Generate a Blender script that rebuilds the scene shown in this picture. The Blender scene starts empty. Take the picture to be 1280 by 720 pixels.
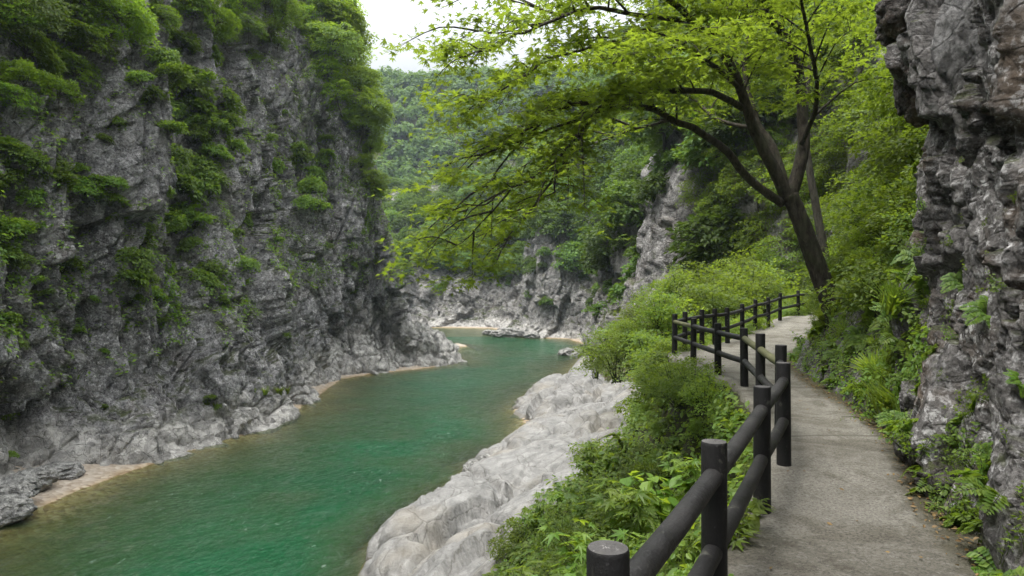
import bpy, math, random
import numpy as np
from mathutils import Vector

SC = bpy.context.scene
COL = SC.collection
R_ = math.radians

# ------------------------------------------------------------------ camera, sky, sun, exposure
FPX = 853.0
CZ = 8.0
cam = bpy.data.cameras.new("camera")
cam.lens = 24.0
cam.sensor_width = 36.0
cam.clip_start = 0.05
cam.clip_end = 6000
cam_o = bpy.data.objects.new("camera", cam)
COL.objects.link(cam_o)
cam_o.location = (0, 0, CZ)
cam_o.rotation_euler = (R_(90), 0, 0)
SC.camera = cam_o

SUN_EL, SUN_AZ = 70.0, -115.0          # degrees; azimuth from +Y towards +X
world = bpy.data.worlds.new("World")
SC.world = world
world.use_nodes = True
wt = world.node_tree
wt.nodes.clear()
sky = wt.nodes.new("ShaderNodeTexSky")
sky.sky_type = 'NISHITA'
sky.sun_disc = False
sky.sun_elevation = R_(SUN_EL)
sky.sun_rotation = R_(SUN_AZ)
sky.air_density = 1.0
sky.dust_density = 4.0
hs = wt.nodes.new("ShaderNodeHueSaturation")
hs.inputs["Saturation"].default_value = 0.22
wmix = wt.nodes.new("ShaderNodeMix")
wmix.data_type = 'RGBA'
wmix.inputs[0].default_value = 0.85
cn = wt.nodes.new("ShaderNodeTexNoise")
cn.inputs["Scale"].default_value = 2.2
cn.inputs["Detail"].default_value = 5
cr = wt.nodes.new("ShaderNodeValToRGB")
cr.color_ramp.elements[0].position = 0.3
cr.color_ramp.elements[0].color = (8.2, 8.5, 8.9, 1)
cr.color_ramp.elements[1].position = 0.7
cr.color_ramp.elements[1].color = (9.6, 9.8, 10.0, 1)
bg = wt.nodes.new("ShaderNodeBackground")
bg.inputs["Strength"].default_value = 0.10
wo = wt.nodes.new("ShaderNodeOutputWorld")
wt.links.new(sky.outputs[0], hs.inputs["Color"])
wt.links.new(hs.outputs[0], wmix.inputs[6])
wt.links.new(cn.outputs["Fac"], cr.inputs[0])
wtc = wt.nodes.new("ShaderNodeTexCoord")
wsp = wt.nodes.new("ShaderNodeSeparateXYZ")
wt.links.new(wtc.outputs["Generated"], wsp.inputs[0])
wgr = wt.nodes.new("ShaderNodeMapRange")
wgr.inputs["From Min"].default_value = 0.28
wgr.inputs["From Max"].default_value = 1.0
wgr.inputs["To Min"].default_value = 0.20
wgr.inputs["To Max"].default_value = 1.75
wt.links.new(wsp.outputs[2], wgr.inputs["Value"])
wmul = wt.nodes.new("ShaderNodeVectorMath")
wmul.operation = 'SCALE'
wt.links.new(cr.outputs[0], wmul.inputs[0])
wt.links.new(wgr.outputs[0], wmul.inputs[3])
wt.links.new(wmul.outputs[0], wmix.inputs[7])
wt.links.new(wmix.outputs[2], bg.inputs[0])
wt.links.new(bg.outputs[0], wo.inputs[0])

sun = bpy.data.lights.new("sun", 'SUN')
sun.energy = 1.3
sun.angle = R_(32)
sun.color = (1.0, 0.96, 0.9)
sun_o = bpy.data.objects.new("sun", sun)
COL.objects.link(sun_o)
el, az = R_(SUN_EL), R_(SUN_AZ)
sdir = Vector((math.sin(az) * math.cos(el), math.cos(az) * math.cos(el), math.sin(el)))
sun_o.rotation_euler = (-sdir).to_track_quat('-Z', 'Y').to_euler()

vs = SC.view_settings
vs.view_transform = 'Standard'
vs.look = 'None'
vs.gamma = 1
vs.use_curve_mapping = False
vs.exposure = 1.85
SC.render.engine = 'CYCLES'
cy = SC.cycles
cy.max_bounces = 7
cy.diffuse_bounces = 3
cy.glossy_bounces = 2
cy.transmission_bounces = 4
cy.transparent_max_bounces = 8
cy.volume_bounces = 1
cy.use_denoising = True
cy.caustics_reflective = False
cy.caustics_refractive = False

rng = np.random.default_rng(7)

# ------------------------------------------------------------------ noise
def _hash(ix, iy, iz, s):
    M = np.uint32
    h = (ix.astype(np.int64).astype(M) * M(374761393) + iy.astype(np.int64).astype(M) * M(668265263)
         + iz.astype(np.int64).astype(M) * M(2246822519) + M((s * 974711) & 0xffffffff))
    h = (h ^ (h >> M(15))) * M(2654435761)
    h = (h ^ (h >> M(13))) * M(1274126177)
    h = h ^ (h >> M(16))
    return h
def _f01(h):
    return (h & np.uint32(0xffffff)).astype(np.float64) / float(0x1000000)

def vnoise(P, s=0):
    i = np.floor(P)
    f = P - i
    f = f * f * f * (f * (f * 6 - 15) + 10)
    i = i.astype(np.int64)
    r = 0
    for dx in (0, 1):
        wx = f[:, 0] if dx else 1 - f[:, 0]
        for dy in (0, 1):
            wy = f[:, 1] if dy else 1 - f[:, 1]
            for dz in (0, 1):
                wz = f[:, 2] if dz else 1 - f[:, 2]
                r = r + wx * wy * wz * _f01(_hash(i[:, 0] + dx, i[:, 1] + dy, i[:, 2] + dz, s))
    return r * 2 - 1

def fbm(P, s=0, oct=4, lac=2.1, gain=0.5):
    a, r, t = 1.0, 0, 0
    for k in range(oct):
        r = r + a * vnoise(P, s + k * 17)
        t += a
        a *= gain
        P = P * lac + 3.7
    return r / t

def worley(P, s=0):
    i = np.floor(P).astype(np.int64)
    n = len(P)
    F1 = np.full(n, 1e9)
    F2 = np.full(n, 1e9)
    H = np.zeros(n, np.uint32)
    D = np.zeros((n, 3))
    for dx in (-1, 0, 1):
        for dy in (-1, 0, 1):
            for dz in (-1, 0, 1):
                cx, cy_, cz = i[:, 0] + dx, i[:, 1] + dy, i[:, 2] + dz
                h = _hash(cx, cy_, cz, s)
                h2 = h * np.uint32(2654435761) + np.uint32(12345)
                h3 = h2 * np.uint32(2246822519) + np.uint32(777)
                ox = _f01(h >> np.uint32(4)); oy = _f01(h2 >> np.uint32(5)); oz = _f01(h3 >> np.uint32(6))
                d = np.stack([P[:, 0] - cx - ox, P[:, 1] - cy_ - oy, P[:, 2] - cz - oz], 1)
                q = (d * d).sum(1)
                near = q < F1
                F2 = np.where(near, F1, np.minimum(F2, q))
                F1 = np.where(near, q, F1)
                H = np.where(near, h, H)
                D[near] = d[near]
    return np.sqrt(F1), np.sqrt(F2), H, D

def facets(P, s, tilt=0.9, crack=0.25, cw=0.07, zt=0.35):
    F1, F2, H, D = worley(P, s)
    h2 = H * np.uint32(2654435761) + np.uint32(99)
    h3 = h2 * np.uint32(2246822519) + np.uint32(31)
    h4 = h3 * np.uint32(3266489917) + np.uint32(57)
    g = np.stack([_f01(h2 >> np.uint32(7)), _f01(h3 >> np.uint32(7)), _f01(h4 >> np.uint32(7))], 1) * 2 - 1
    g[:, 2] *= zt
    h = _f01(H >> np.uint32(8)) * 2 - 1
    return 0.6 * h + tilt * (g * D).sum(1) - crack * np.exp(-((F2 - F1) / cw) ** 2)

def sstep(a, b, x):
    t = np.clip((x - a) / (b - a), 0, 1)
    return t * t * (3 - 2 * t)

# ------------------------------------------------------------------ mesh helpers
def mesh_np(name, V, F, mats, smooth=True, attrs=None, mat_idx=None):
    V = np.asarray(V, np.float32)
    F = np.asarray(F, np.int32)
    me = bpy.data.meshes.new(name)
    me.vertices.add(len(V))
    me.vertices.foreach_set("co", V.ravel())
    n, k = F.shape
    me.loops.add(n * k)
    me.loops.foreach_set("vertex_index", F.ravel())
    me.polygons.add(n)
    me.polygons.foreach_set("loop_start", np.arange(0, n * k, k, dtype=np.int32))
    me.polygons.foreach_set("loop_total", np.full(n, k, np.int32))
    if not isinstance(mats, (list, tuple)):
        mats = [mats]
    for m in mats:
        me.materials.append(m)
    if mat_idx is not None:
        me.polygons.foreach_set("material_index", np.asarray(mat_idx, np.int32))
    me.polygons.foreach_set("use_smooth", np.full(n, smooth, bool))
    me.update(calc_edges=True)
    if attrs:
        for an, av in attrs.items():
            a = me.attributes.new(an, 'FLOAT', 'POINT')
            a.data.foreach_set("value", np.asarray(av, np.float32))
    return me

def link(name, me, parent=None, loc=None):
    o = bpy.data.objects.new(name, me)
    COL.objects.link(o)
    if parent is not None:
        o.parent = parent
    if loc is not None:
        o.location = loc
    return o

def tag(o, label=None, cat=None, group=None, kind=None):
    if label: o["label"] = label
    if cat: o["category"] = cat
    if group: o["group"] = group
    if kind: o["kind"] = kind
    return o

def empty(name, loc):
    o = bpy.data.objects.new(name, None)
    COL.objects.link(o)
    o.location = loc
    o.empty_display_size = 0.2
    return o

def copy_tree(o, parent=None):
    c = o.copy()
    COL.objects.link(c)
    if parent is not None:
        c.parent = parent
    for ch in list(o.children):
        if ch.name in SC.objects:
            copy_tree(ch, c)
    return c

def grid_faces(nt, ns):
    a = np.arange(nt * ns).reshape(nt, ns)
    return np.stack([a[:-1, :-1].ravel(), a[:-1, 1:].ravel(), a[1:, 1:].ravel(), a[1:, :-1].ravel()], 1)

def cr_interp(A, sub, axis):
    """Catmull-Rom along an axis; sub = number of steps in each segment."""
    A = np.moveaxis(np.asarray(A, float), axis, 0)
    n = len(A)
    out = []
    for k in range(n - 1):
        p0, p1, p2, p3 = A[max(k - 1, 0)], A[k], A[k + 1], A[min(k + 2, n - 1)]
        m = sub[k]
        for t in np.arange(m) / m:
            m1, m2 = (p2 - p0) * 0.5, (p3 - p1) * 0.5
            out.append((2 * t**3 - 3 * t**2 + 1) * p1 + (t**3 - 2 * t**2 + t) * m1
                       + (-2 * t**3 + 3 * t**2) * p2 + (t**3 - t**2) * m2)
    out.append(A[-1])
    return np.moveaxis(np.array(out), 0, axis)

def grid_normals(G):
    du = np.gradient(G, axis=1)
    dv = np.gradient(G, axis=0)
    n = np.cross(du, dv)
    return n / (np.linalg.norm(n, axis=2, keepdims=True) + 1e-9)

def tube(path, rad, seg=8, rough=0.0, seed=0, cap=True):
    P = np.asarray(path, float)
    r = np.broadcast_to(np.asarray(rad, float), (len(P),)).copy()
    T = np.gradient(P, axis=0)
    T /= np.linalg.norm(T, axis=1, keepdims=True) + 1e-9
    ref = np.array([0.0, 0, 1]) if abs(T[0, 2]) < 0.8 else np.array([1.0, 0, 0])
    u = np.cross(T[0], ref); u /= np.linalg.norm(u)
    V = []
    rr = np.random.default_rng(seed)
    for i in range(len(P)):
        u = u - T[i] * np.dot(u, T[i]); u /= np.linalg.norm(u) + 1e-9
        w = np.cross(T[i], u)
        a = np.arange(seg) / seg * 2 * np.pi
        q = r[i] * (1 + rough * rr.uniform(-1, 1, seg))
        V.append(P[i] + (np.cos(a) * q)[:, None] * u + (np.sin(a) * q)[:, None] * w)
    V = np.concatenate(V)
    n = len(P)
    F = []
    for i in range(n - 1):
        for j in range(seg):
            k = (j + 1) % seg
            F.append((i * seg + j, i * seg + k, (i + 1) * seg + k, (i + 1) * seg + j))
    F = np.array(F)
    if cap:
        c = len(V)
        V = np.vstack([V, P[0], P[-1]])
        f1 = [(c, (j + 1) % seg, j, j) for j in range(seg)]
        e = (n - 1) * seg
        f2 = [(c + 1, e + j, e + (j + 1) % seg, e + (j + 1) % seg) for j in range(seg)]
        F = np.vstack([F, [(a, b, d, a) for a, b, d, _ in []] or np.zeros((0, 4), int)])
        tri = [(a, b, d) for a, b, d, _ in f1 + f2]
        # quads with a repeated corner are avoided: split the cap into kites of two triangles
        kite = []
        for base, ring in ((c, 0), (c + 1, e)):
            for j in range(0, seg - 1, 2):
                q = (base, ring + j, ring + (j + 1) % seg, ring + (j + 2) % seg)
                kite.append(q if ring else q[::-1])
        F = np.vstack([F, kite])
    return V, F

def join(parts):
    Vs, Fs, off = [], [], 0
    for V, F in parts:
        Vs.append(V); Fs.append(np.asarray(F) + off); off += len(V)
    return np.concatenate(Vs), np.concatenate(Fs)

def spline(pts, n):
    pts = np.asarray(pts, float)
    k = max(2, n // max(1, len(pts) - 1))
    return cr_interp(pts, [k] * (len(pts) - 1), 0)

def W(u, v, d):
    return np.array([(u - 640) / FPX * d, d, CZ + (360 - v) / FPX * d])

# ------------------------------------------------------------------ materials
def new_mat(name):
    m = bpy.data.materials.new(name)
    m.use_nodes = True
    nt = m.node_tree
    nt.nodes.clear()
    out = nt.nodes.new("ShaderNodeOutputMaterial")
    return m, nt, out

def N(nt, typ, **kw):
    n = nt.nodes.new(typ)
    for k, v in kw.items():
        setattr(n, k, v)
    return n

def noise(nt, vec, scale, detail=4, rough=0.55, dist=0.0):
    n = N(nt, "ShaderNodeTexNoise")
    n.inputs["Scale"].default_value = scale
    n.inputs["Detail"].default_value = detail
    n.inputs["Roughness"].default_value = rough
    n.inputs["Distortion"].default_value = dist
    if vec is not None:
        nt.links.new(vec, n.inputs["Vector"])
    return n.outputs["Fac"]

def ramp(nt, fac, stops):
    r = N(nt, "ShaderNodeValToRGB")
    e = r.color_ramp.elements
    while len(e) < len(stops):
        e.new(0.5)
    for i, (p, c) in enumerate(stops):
        e[i].position = p
        e[i].color = (c, c, c, 1) if isinstance(c, (int, float)) else (*c, 1)
    nt.links.new(fac, r.inputs[0])
    return r.outputs[0]

def mixc(nt, fac, a, b, mode='MIX'):
    m = N(nt, "ShaderNodeMix", data_type='RGBA', blend_type=mode)
    for s, v in ((0, fac), (6, a), (7, b)):
        if isinstance(v, (int, float)):
            m.inputs[s].default_value = v if s == 0 else (v, v, v, 1)
        elif isinstance(v, tuple):
            m.inputs[s].default_value = (*v, 1)
        else:
            nt.links.new(v, m.inputs[s])
    return m.outputs[2]

def mth(nt, op, a, b=0.0, clamp=False):
    m = N(nt, "ShaderNodeMath", operation=op, use_clamp=clamp)
    for s, v in ((0, a), (1, b)):
        if isinstance(v, (int, float)):
            m.inputs[s].default_value = v
        else:
            nt.links.new(v, m.inputs[s])
    return m.outputs[0]

def mapping(nt, scale=(1, 1, 1), rot=(0, 0, 0)):
    tc = N(nt, "ShaderNodeTexCoord")
    mp = N(nt, "ShaderNodeMapping")
    mp.inputs["Scale"].default_value = scale
    mp.inputs["Rotation"].default_value = rot
    nt.links.new(tc.outputs["Object"], mp.inputs["Vector"])
    return mp.outputs[0]

def bump(nt, h, strength, dist, normal=None):
    b = N(nt, "ShaderNodeBump")
    b.inputs["Strength"].default_value = strength
    b.inputs["Distance"].default_value = dist
    nt.links.new(h, b.inputs["Height"])
    if normal is not None:
        nt.links.new(normal, b.inputs["Normal"])
    return b.outputs[0]

def principled(nt, out, col, rough=0.8, normal=None, spec=0.3):
    p = N(nt, "ShaderNodeBsdfPrincipled")
    if isinstance(col, tuple):
        p.inputs["Base Color"].default_value = (*col, 1)
    else:
        nt.links.new(col, p.inputs["Base Color"])
    if isinstance(rough, (int, float)):
        p.inputs["Roughness"].default_value = rough
    else:
        nt.links.new(rough, p.inputs["Roughness"])
    p.inputs["Specular IOR Level"].default_value = spec
    if normal is not None:
        nt.links.new(normal, p.inputs["Normal"])
    nt.links.new(p.outputs[0], out.inputs[0])
    return p

def rock_material(name, dark, mid, light, pale=None, pale_z=2.0, pale_y=None, scale=1.0, moss=0.5, lichen=0.35, fine=1.0,
                  brown=0.25, bmp=1.0, moss_col=(0.05, 0.06, 0.018)):
    m, nt, out = new_mat(name)
    L = nt.links
    v = mapping(nt)
    vst = mapping(nt, (1, 1, 0.22), (0.12, 0.1, 0))
    n_big = noise(nt, v, 0.22 * scale, 5, 0.6)
    n_mid = noise(nt, v, 1.7 * scale, 8, 0.68, 0.15)
    n_fin = noise(nt, v, 11 * scale * fine, 8, 0.7)
    n_str = noise(nt, vst, 1.5 * scale, 7, 0.65, 0.15)
    base = ramp(nt, n_mid, [(0.30, dark), (0.47, mid), (0.60, mid), (0.74, light)])
    base = mixc(nt, ramp(nt, n_fin, [(0.36, 0.75), (0.52, 0.0)]), base, tuple(c * 0.55 for c in dark))
    base = mixc(nt, ramp(nt, n_str, [(0.52, 0.0), (0.68, 0.7)]), base, tuple(c * 0.7 for c in dark))
    if brown:
        nb = noise(nt, v, 0.6 * scale, 5, 0.6)
        base = mixc(nt, mth(nt, 'MULTIPLY', ramp(nt, nb, [(0.52, 0.0), (0.66, 1.0)]), brown), base, (0.12, 0.085, 0.055))
    # light crusty lichen / bare weathered faces
    n_l = noise(nt, v, 5.5 * scale, 9, 0.74, 0.3)
    lic = mth(nt, 'MULTIPLY', ramp(nt, n_l, [(0.525, 0.0), (0.60, 1.0)]), ramp(nt, n_big, [(0.4, 0.25), (0.6, 1.0)]))
    base = mixc(nt, mth(nt, 'MULTIPLY', lic, lichen), base, light)
    geo = N(nt, "ShaderNodeNewGeometry")
    sp = N(nt, "ShaderNodeSeparateXYZ")
    L.new(geo.outputs["Position"], sp.inputs[0])
    if pale is not None:
        zz = sp.outputs[2]
        if pale_y:
            mr = N(nt, "ShaderNodeMapRange")
            mr.inputs["From Min"].default_value, mr.inputs["From Max"].default_value = pale_y[0], pale_y[1]
            mr.inputs["To Min"].default_value, mr.inputs["To Max"].default_value = 1.0, pale_y[2]
            L.new(sp.outputs[1], mr.inputs["Value"])
            zz = mth(nt, 'MULTIPLY', zz, mr.outputs[0])
        zz = mth(nt, 'ADD', zz, mth(nt, 'MULTIPLY', mth(nt, 'SUBTRACT', n_big, 0.5), -6.0))
        zz = mth(nt, 'ADD', zz, mth(nt, 'MULTIPLY', mth(nt, 'SUBTRACT', n_mid, 0.5), -2.0))
        fz = ramp(nt, mth(nt, 'DIVIDE', zz, pale_z * 2, True), [(0.3, 1.0), (0.62, 0.0)])
        pc = mixc(nt, ramp(nt, n_mid, [(0.3, 0.0), (0.7, 1.0)]), tuple(c * 0.72 for c in pale), pale)
        pc = mixc(nt, ramp(nt, n_fin, [(0.34, 0.55), (0.5, 0.0)]), pc, tuple(c * 0.5 for c in pale))
        pc = mixc(nt, ramp(nt, n_str, [(0.55, 0.0), (0.72, 0.45)]), pc, tuple(c * 0.45 for c in pale))
        base = mixc(nt, fz, base, pc)
    if moss:
        sn = N(nt, "ShaderNodeSeparateXYZ")
        L.new(geo.outputs["Normal"], sn.inputs[0])
        mm = mth(nt, 'ADD', sn.outputs[2], mth(nt, 'MULTIPLY', mth(nt, 'SUBTRACT', noise(nt, v, 1.1 * scale, 6, 0.65), 0.5), 2.2))
        mf = mth(nt, 'MULTIPLY', ramp(nt, mm, [(0.53, 0.0), (0.84, 1.0)]), moss)
        if pale is not None:
            mf = mth(nt, 'MULTIPLY', mf, mth(nt, 'SUBTRACT', 1.0, fz))
        base = mixc(nt, mf, base, mixc(nt, n_fin, tuple(c * 0.5 for c in moss_col), tuple(c * 1.5 for c in moss_col)))
    vo = N(nt, "ShaderNodeTexVoronoi", feature='DISTANCE_TO_EDGE')
    vo.inputs["Scale"].default_value = 1.6 * scale
    wv = N(nt, "ShaderNodeVectorMath", operation='ADD')
    L.new(v, wv.inputs[0])
    nn = N(nt, "ShaderNodeTexNoise")
    nn.inputs["Scale"].default_value = 1.3 * scale
    nn.inputs["Detail"].default_value = 4
    L.new(v, nn.inputs["Vector"])
    nsc = N(nt, "ShaderNodeVectorMath", operation='SCALE'); nsc.inputs[3].default_value = 0.28 / scale
    L.new(nn.outputs["Color"], nsc.inputs[0])
    L.new(nsc.outputs[0], wv.inputs[1])
    L.new(wv.outputs[0], vo.inputs["Vector"])
    crack = ramp(nt, vo.outputs["Distance"], [(0.0, 0.0), (0.05, 1.0)])
    # chipped angular faces: tilted random facets from voronoi cells
    def chips(sc, wvec):
        f = N(nt, "ShaderNodeTexVoronoi", feature='F1')
        f.inputs["Scale"].default_value = sc
        f.inputs["Randomness"].default_value = 1.0
        L.new(wvec, f.inputs["Vector"])
        sub = N(nt, "ShaderNodeVectorMath", operation='SUBTRACT')
        sm = N(nt, "ShaderNodeVectorMath", operation='SCALE'); sm.inputs[3].default_value = sc
        L.new(wvec, sm.inputs[0])
        sp_ = N(nt, "ShaderNodeVectorMath", operation='SCALE'); sp_.inputs[3].default_value = sc
        L.new(f.outputs["Position"], sp_.inputs[0])
        L.new(sm.outputs[0], sub.inputs[0]); L.new(sp_.outputs[0], sub.inputs[1])
        g = N(nt, "ShaderNodeVectorMath", operation='SUBTRACT')
        L.new(f.outputs["Color"], g.inputs[0]); g.inputs[1].default_value = (0.5, 0.5, 0.5)
        dt = N(nt, "ShaderNodeVectorMath", operation='DOT_PRODUCT')
        L.new(g.outputs[0], dt.inputs[0]); L.new(sub.outputs[0], dt.inputs[1])
        return dt.outputs["Value"], f.outputs["Color"]
    c1, cc1 = chips(1.5 * scale, wv.outputs[0])
    c2, cc2 = chips(4.0 * scale, wv.outputs[0])
    s1 = N(nt, "ShaderNodeSeparateColor"); L.new(cc1, s1.inputs[0])
    s2 = N(nt, "ShaderNodeSeparateColor"); L.new(cc2, s2.inputs[0])
    # each chipped face weathers a little differently
    wthr = mth(nt, 'ADD', mth(nt, 'MULTIPLY', s1.outputs[0], 0.45), mth(nt, 'MULTIPLY', s2.outputs[1], 0.55))
    base = mixc(nt, 1.0, base, ramp(nt, wthr, [(0.2, 0.62), (0.5, 1.0), (0.85, 1.35)]), 'MULTIPLY')
    h = mth(nt, 'ADD', mth(nt, 'MULTIPLY', n_mid, 1.0), mth(nt, 'MULTIPLY', crack, 0.18))
    h = mth(nt, 'ADD', h, mth(nt, 'MULTIPLY', c1, 0.9))
    h = mth(nt, 'ADD', h, mth(nt, 'MULTIPLY', c2, 0.42))
    b1 = bump(nt, h, 1.0 * bmp, 0.42 / scale)
    b2 = bump(nt, noise(nt, v, 7 * scale * fine, 8, 0.7, 0.1), 0.8 * bmp, 0.09 / scale, b1)
    b3 = bump(nt, n_fin, 0.5 * bmp, 0.03 / scale, b2)
    principled(nt, out, base, 0.85, b3, 0.25)
    return m

def leaf_material(name, c_dark, c_light, transl, tw=0.4, gloss=0.35, objvar=0.35):
    m, nt, out = new_mat(name)
    L = nt.links
    geo = N(nt, "ShaderNodeNewGeometry")
    oi = N(nt, "ShaderNodeObjectInfo")
    col = mixc(nt, geo.outputs["Random Per Island"], c_dark, c_light)
    f = mth(nt, 'ADD', mth(nt, 'MULTIPLY', oi.outputs["Random"], objvar * 2), 1 - objvar)
    hsv = N(nt, "ShaderNodeHueSaturation")
    L.new(col, hsv.inputs["Color"])
    L.new(f, hsv.inputs["Value"])
    L.new(mth(nt, 'ADD', 0.485, mth(nt, 'MULTIPLY', oi.outputs["Random"], 0.03)), hsv.inputs["Hue"])
    tcol = N(nt, "ShaderNodeHueSaturation")
    tcol.inputs["Color"].default_value = (*transl, 1)
    L.new(f, tcol.inputs["Value"])
    d = N(nt, "ShaderNodeBsdfPrincipled")
    L.new(hsv.outputs[0], d.inputs["Base Color"])
    d.inputs["Roughness"].default_value = 0.5
    d.inputs["Specular IOR Level"].default_value = gloss
    t = N(nt, "ShaderNodeBsdfTranslucent")
    L.new(tcol.outputs[0], t.inputs[0])
    mx = N(nt, "ShaderNodeMixShader")
    mx.inputs[0].default_value = tw
    L.new(d.outputs[0], mx.inputs[1])
    L.new(t.outputs[0], mx.inputs[2])
    L.new(mx.outputs[0], out.inputs[0])
    return m

def bark_material(name, dark, light, scale=14):
    m, nt, out = new_mat(name)
    v = mapping(nt, (1, 1, 0.3))
    n = noise(nt, v, scale, 7, 0.7, 0.5)
    n2 = noise(nt, mapping(nt), 3, 5, 0.6)
    c = ramp(nt, n, [(0.35, dark), (0.65, light)])
    c = mixc(nt, mth(nt, 'MULTIPLY', ramp(nt, n2, [(0.5, 0.0), (0.7, 1.0)]), 0.5), c, (0.05, 0.06, 0.03))
    principled(nt, out, c, 0.9, bump(nt, n, 0.9, 0.04), 0.2)
    return m

M_LEFT = rock_material("left_cliff_rock", (0.085, 0.082, 0.080), (0.29, 0.282, 0.276), (0.62, 0.605, 0.59), pale=(0.46, 0.44, 0.405),
                       pale_z=2.1, pale_y=(45, 66, 0.42), scale=1.0, moss=0.85, lichen=0.75)
M_FAR = rock_material("far_cliff_rock", (0.11, 0.104, 0.098), (0.29, 0.278, 0.265), (0.50, 0.485, 0.46), pale=(0.46, 0.44, 0.41),
                      pale_z=1.6, scale=0.7, moss=0.9, lichen=0.4)
M_SHELF = rock_material("shelf_rock", (0.14, 0.135, 0.13), (0.33, 0.32, 0.305), (0.5, 0.49, 0.465), pale=(0.5, 0.485, 0.455), pale_z=3.5,
                        scale=1.3, moss=0.15, lichen=0.3, brown=0.12)
M_NEAR = rock_material("near_cliff_rock", (0.055, 0.051, 0.047), (0.19, 0.18, 0.172), (0.60, 0.59, 0.58), scale=2.4, moss=0.8, lichen=0.9,
                       brown=0.7, bmp=1.0)
M_BLOCK = rock_material("dark_block_rock", (0.03, 0.028, 0.026), (0.10, 0.088, 0.08), (0.30, 0.29, 0.28), scale=3.0, moss=0.8, lichen=0.35,
                        brown=0.8)
M_SLAB = rock_material("grey_slab_rock", (0.09, 0.088, 0.086), (0.24, 0.235, 0.23), (0.45, 0.44, 0.43), scale=2.2, moss=0.2, lichen=0.6, brown=0.15)
M_BOULDER = rock_material("pale_boulder_rock", (0.16, 0.155, 0.15), (0.36, 0.35, 0.33), (0.52, 0.5, 0.48), scale=1.6, moss=0.15, lichen=0.4, brown=0.1)

def soil_material():
    m, nt, out = new_mat("leaf_litter_soil")
    v = mapping(nt)
    n = noise(nt, v, 2.2, 7, 0.65)
    n2 = noise(nt, v, 18, 6, 0.7)
    c = ramp(nt, n, [(0.3, (0.03, 0.034, 0.012)), (0.5, (0.055, 0.06, 0.02)), (0.7, (0.085, 0.066, 0.04))])
    c = mixc(nt, ramp(nt, n2, [(0.35, 0.7), (0.5, 0.0)]), c, (0.02, 0.017, 0.012))
    principled(nt, out, c, 0.95, bump(nt, n2, 0.9, 0.06), 0.15)
    return m
M_SOIL = soil_material()

def slope_material():
    """right bank: pale water-worn rock low down, soil and moss higher up, by a 'veg' attribute"""
    m, nt, out = new_mat("bank_rock_and_soil")
    L = nt.links
    v = mapping(nt)
    vst = mapping(nt, (1.0, 0.45, 0.5), (0.0, 0.3, 0.5))
    n_big = noise(nt, v, 0.35, 5, 0.6)
    n_mid = noise(nt, v, 1.6, 8, 0.66, 0.5)
    n_fin = noise(nt, v, 14, 8, 0.7)
    n_str = noise(nt, vst, 2.6, 7, 0.65, 0.5)
    c = ramp(nt, n_mid, [(0.3, (0.115, 0.113, 0.107)), (0.5, (0.195, 0.19, 0.18)), (0.72, (0.29, 0.283, 0.268))])
    c = mixc(nt, ramp(nt, n_fin, [(0.33, 0.5), (0.5, 0.0)]), c, (0.10, 0.096, 0.088))
    c = mixc(nt, ramp(nt, n_str, [(0.54, 0.0), (0.70, 0.7)]), c, (0.10, 0.097, 0.09))
    c = mixc(nt, mth(nt, 'MULTIPLY', ramp(nt, n_big, [(0.52, 0.0), (0.68, 1.0)]), 0.35), c, (0.22, 0.185, 0.13))
    geo = N(nt, "ShaderNodeNewGeometry")
    sp = N(nt, "ShaderNodeSeparateXYZ")
    L.new(geo.outputs["Position"], sp.inputs[0])
    wet = ramp(nt, mth(nt, 'ADD', sp.outputs[2], mth(nt, 'MULTIPLY', n_mid, -0.25)), [(0.0, 1.0), (0.06, 0.0)])
    c = mixc(nt, mth(nt, 'MULTIPLY', wet, 0.6), c, (0.12, 0.105, 0.08))
    at = N(nt, "ShaderNodeAttribute", attribute_name="veg")
    n2 = noise(nt, v, 3.2, 7, 0.7)
    soil = ramp(nt, n2, [(0.3, (0.03, 0.032, 0.012)), (0.5, (0.05, 0.055, 0.018)), (0.7, (0.09, 0.07, 0.045))])
    vf = ramp(nt, mth(nt, 'ADD', at.outputs["Fac"], mth(nt, 'MULTIPLY', mth(nt, 'SUBTRACT', n_mid, 0.5), 0.9)), [(0.42, 0.0), (0.56, 1.0)])
    c = mixc(nt, vf, c, soil)
    vo = N(nt, "ShaderNodeTexVoronoi", feature='DISTANCE_TO_EDGE')
    vo.inputs["Scale"].default_value = 0.75
    wv = N(nt, "ShaderNodeVectorMath", operation='ADD')
    nn = N(nt, "ShaderNodeTexNoise")
    nn.inputs["Scale"].default_value = 0.8
    nn.inputs["Detail"].default_value = 5
    L.new(v, nn.inputs["Vector"])
    nsc = N(nt, "ShaderNodeVectorMath", operation='SCALE'); nsc.inputs[3].default_value = 0.5
    L.new(nn.outputs["Color"], nsc.inputs[0])
    L.new(v, wv.inputs[0]); L.new(nsc.outputs[0], wv.inputs[1])
    L.new(wv.outputs[0], vo.inputs["Vector"])
    crack = ramp(nt, vo.outputs["Distance"], [(0.0, 0.0), (0.03, 1.0)])
    c = mixc(nt, mth(nt, 'MULTIPLY', mth(nt, 'SUBTRACT', 1.0, ramp(nt, vo.outputs["Distance"], [(0.0, 0.0), (0.018, 1.0)])), 0.6), c, (0.07, 0.064, 0.054))
    b1 = bump(nt, mth(nt, 'ADD', n_mid, mth(nt, 'MULTIPLY', crack, 0.10)), 0.6, 0.22)
    b2 = bump(nt, n_str, 0.5, 0.14, b1)
    b3 = bump(nt, n_fin, 0.55, 0.03, b2)
    principled(nt, out, c, 0.8, b3, 0.25)
    return m
M_SLOPE = slope_material()

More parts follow.
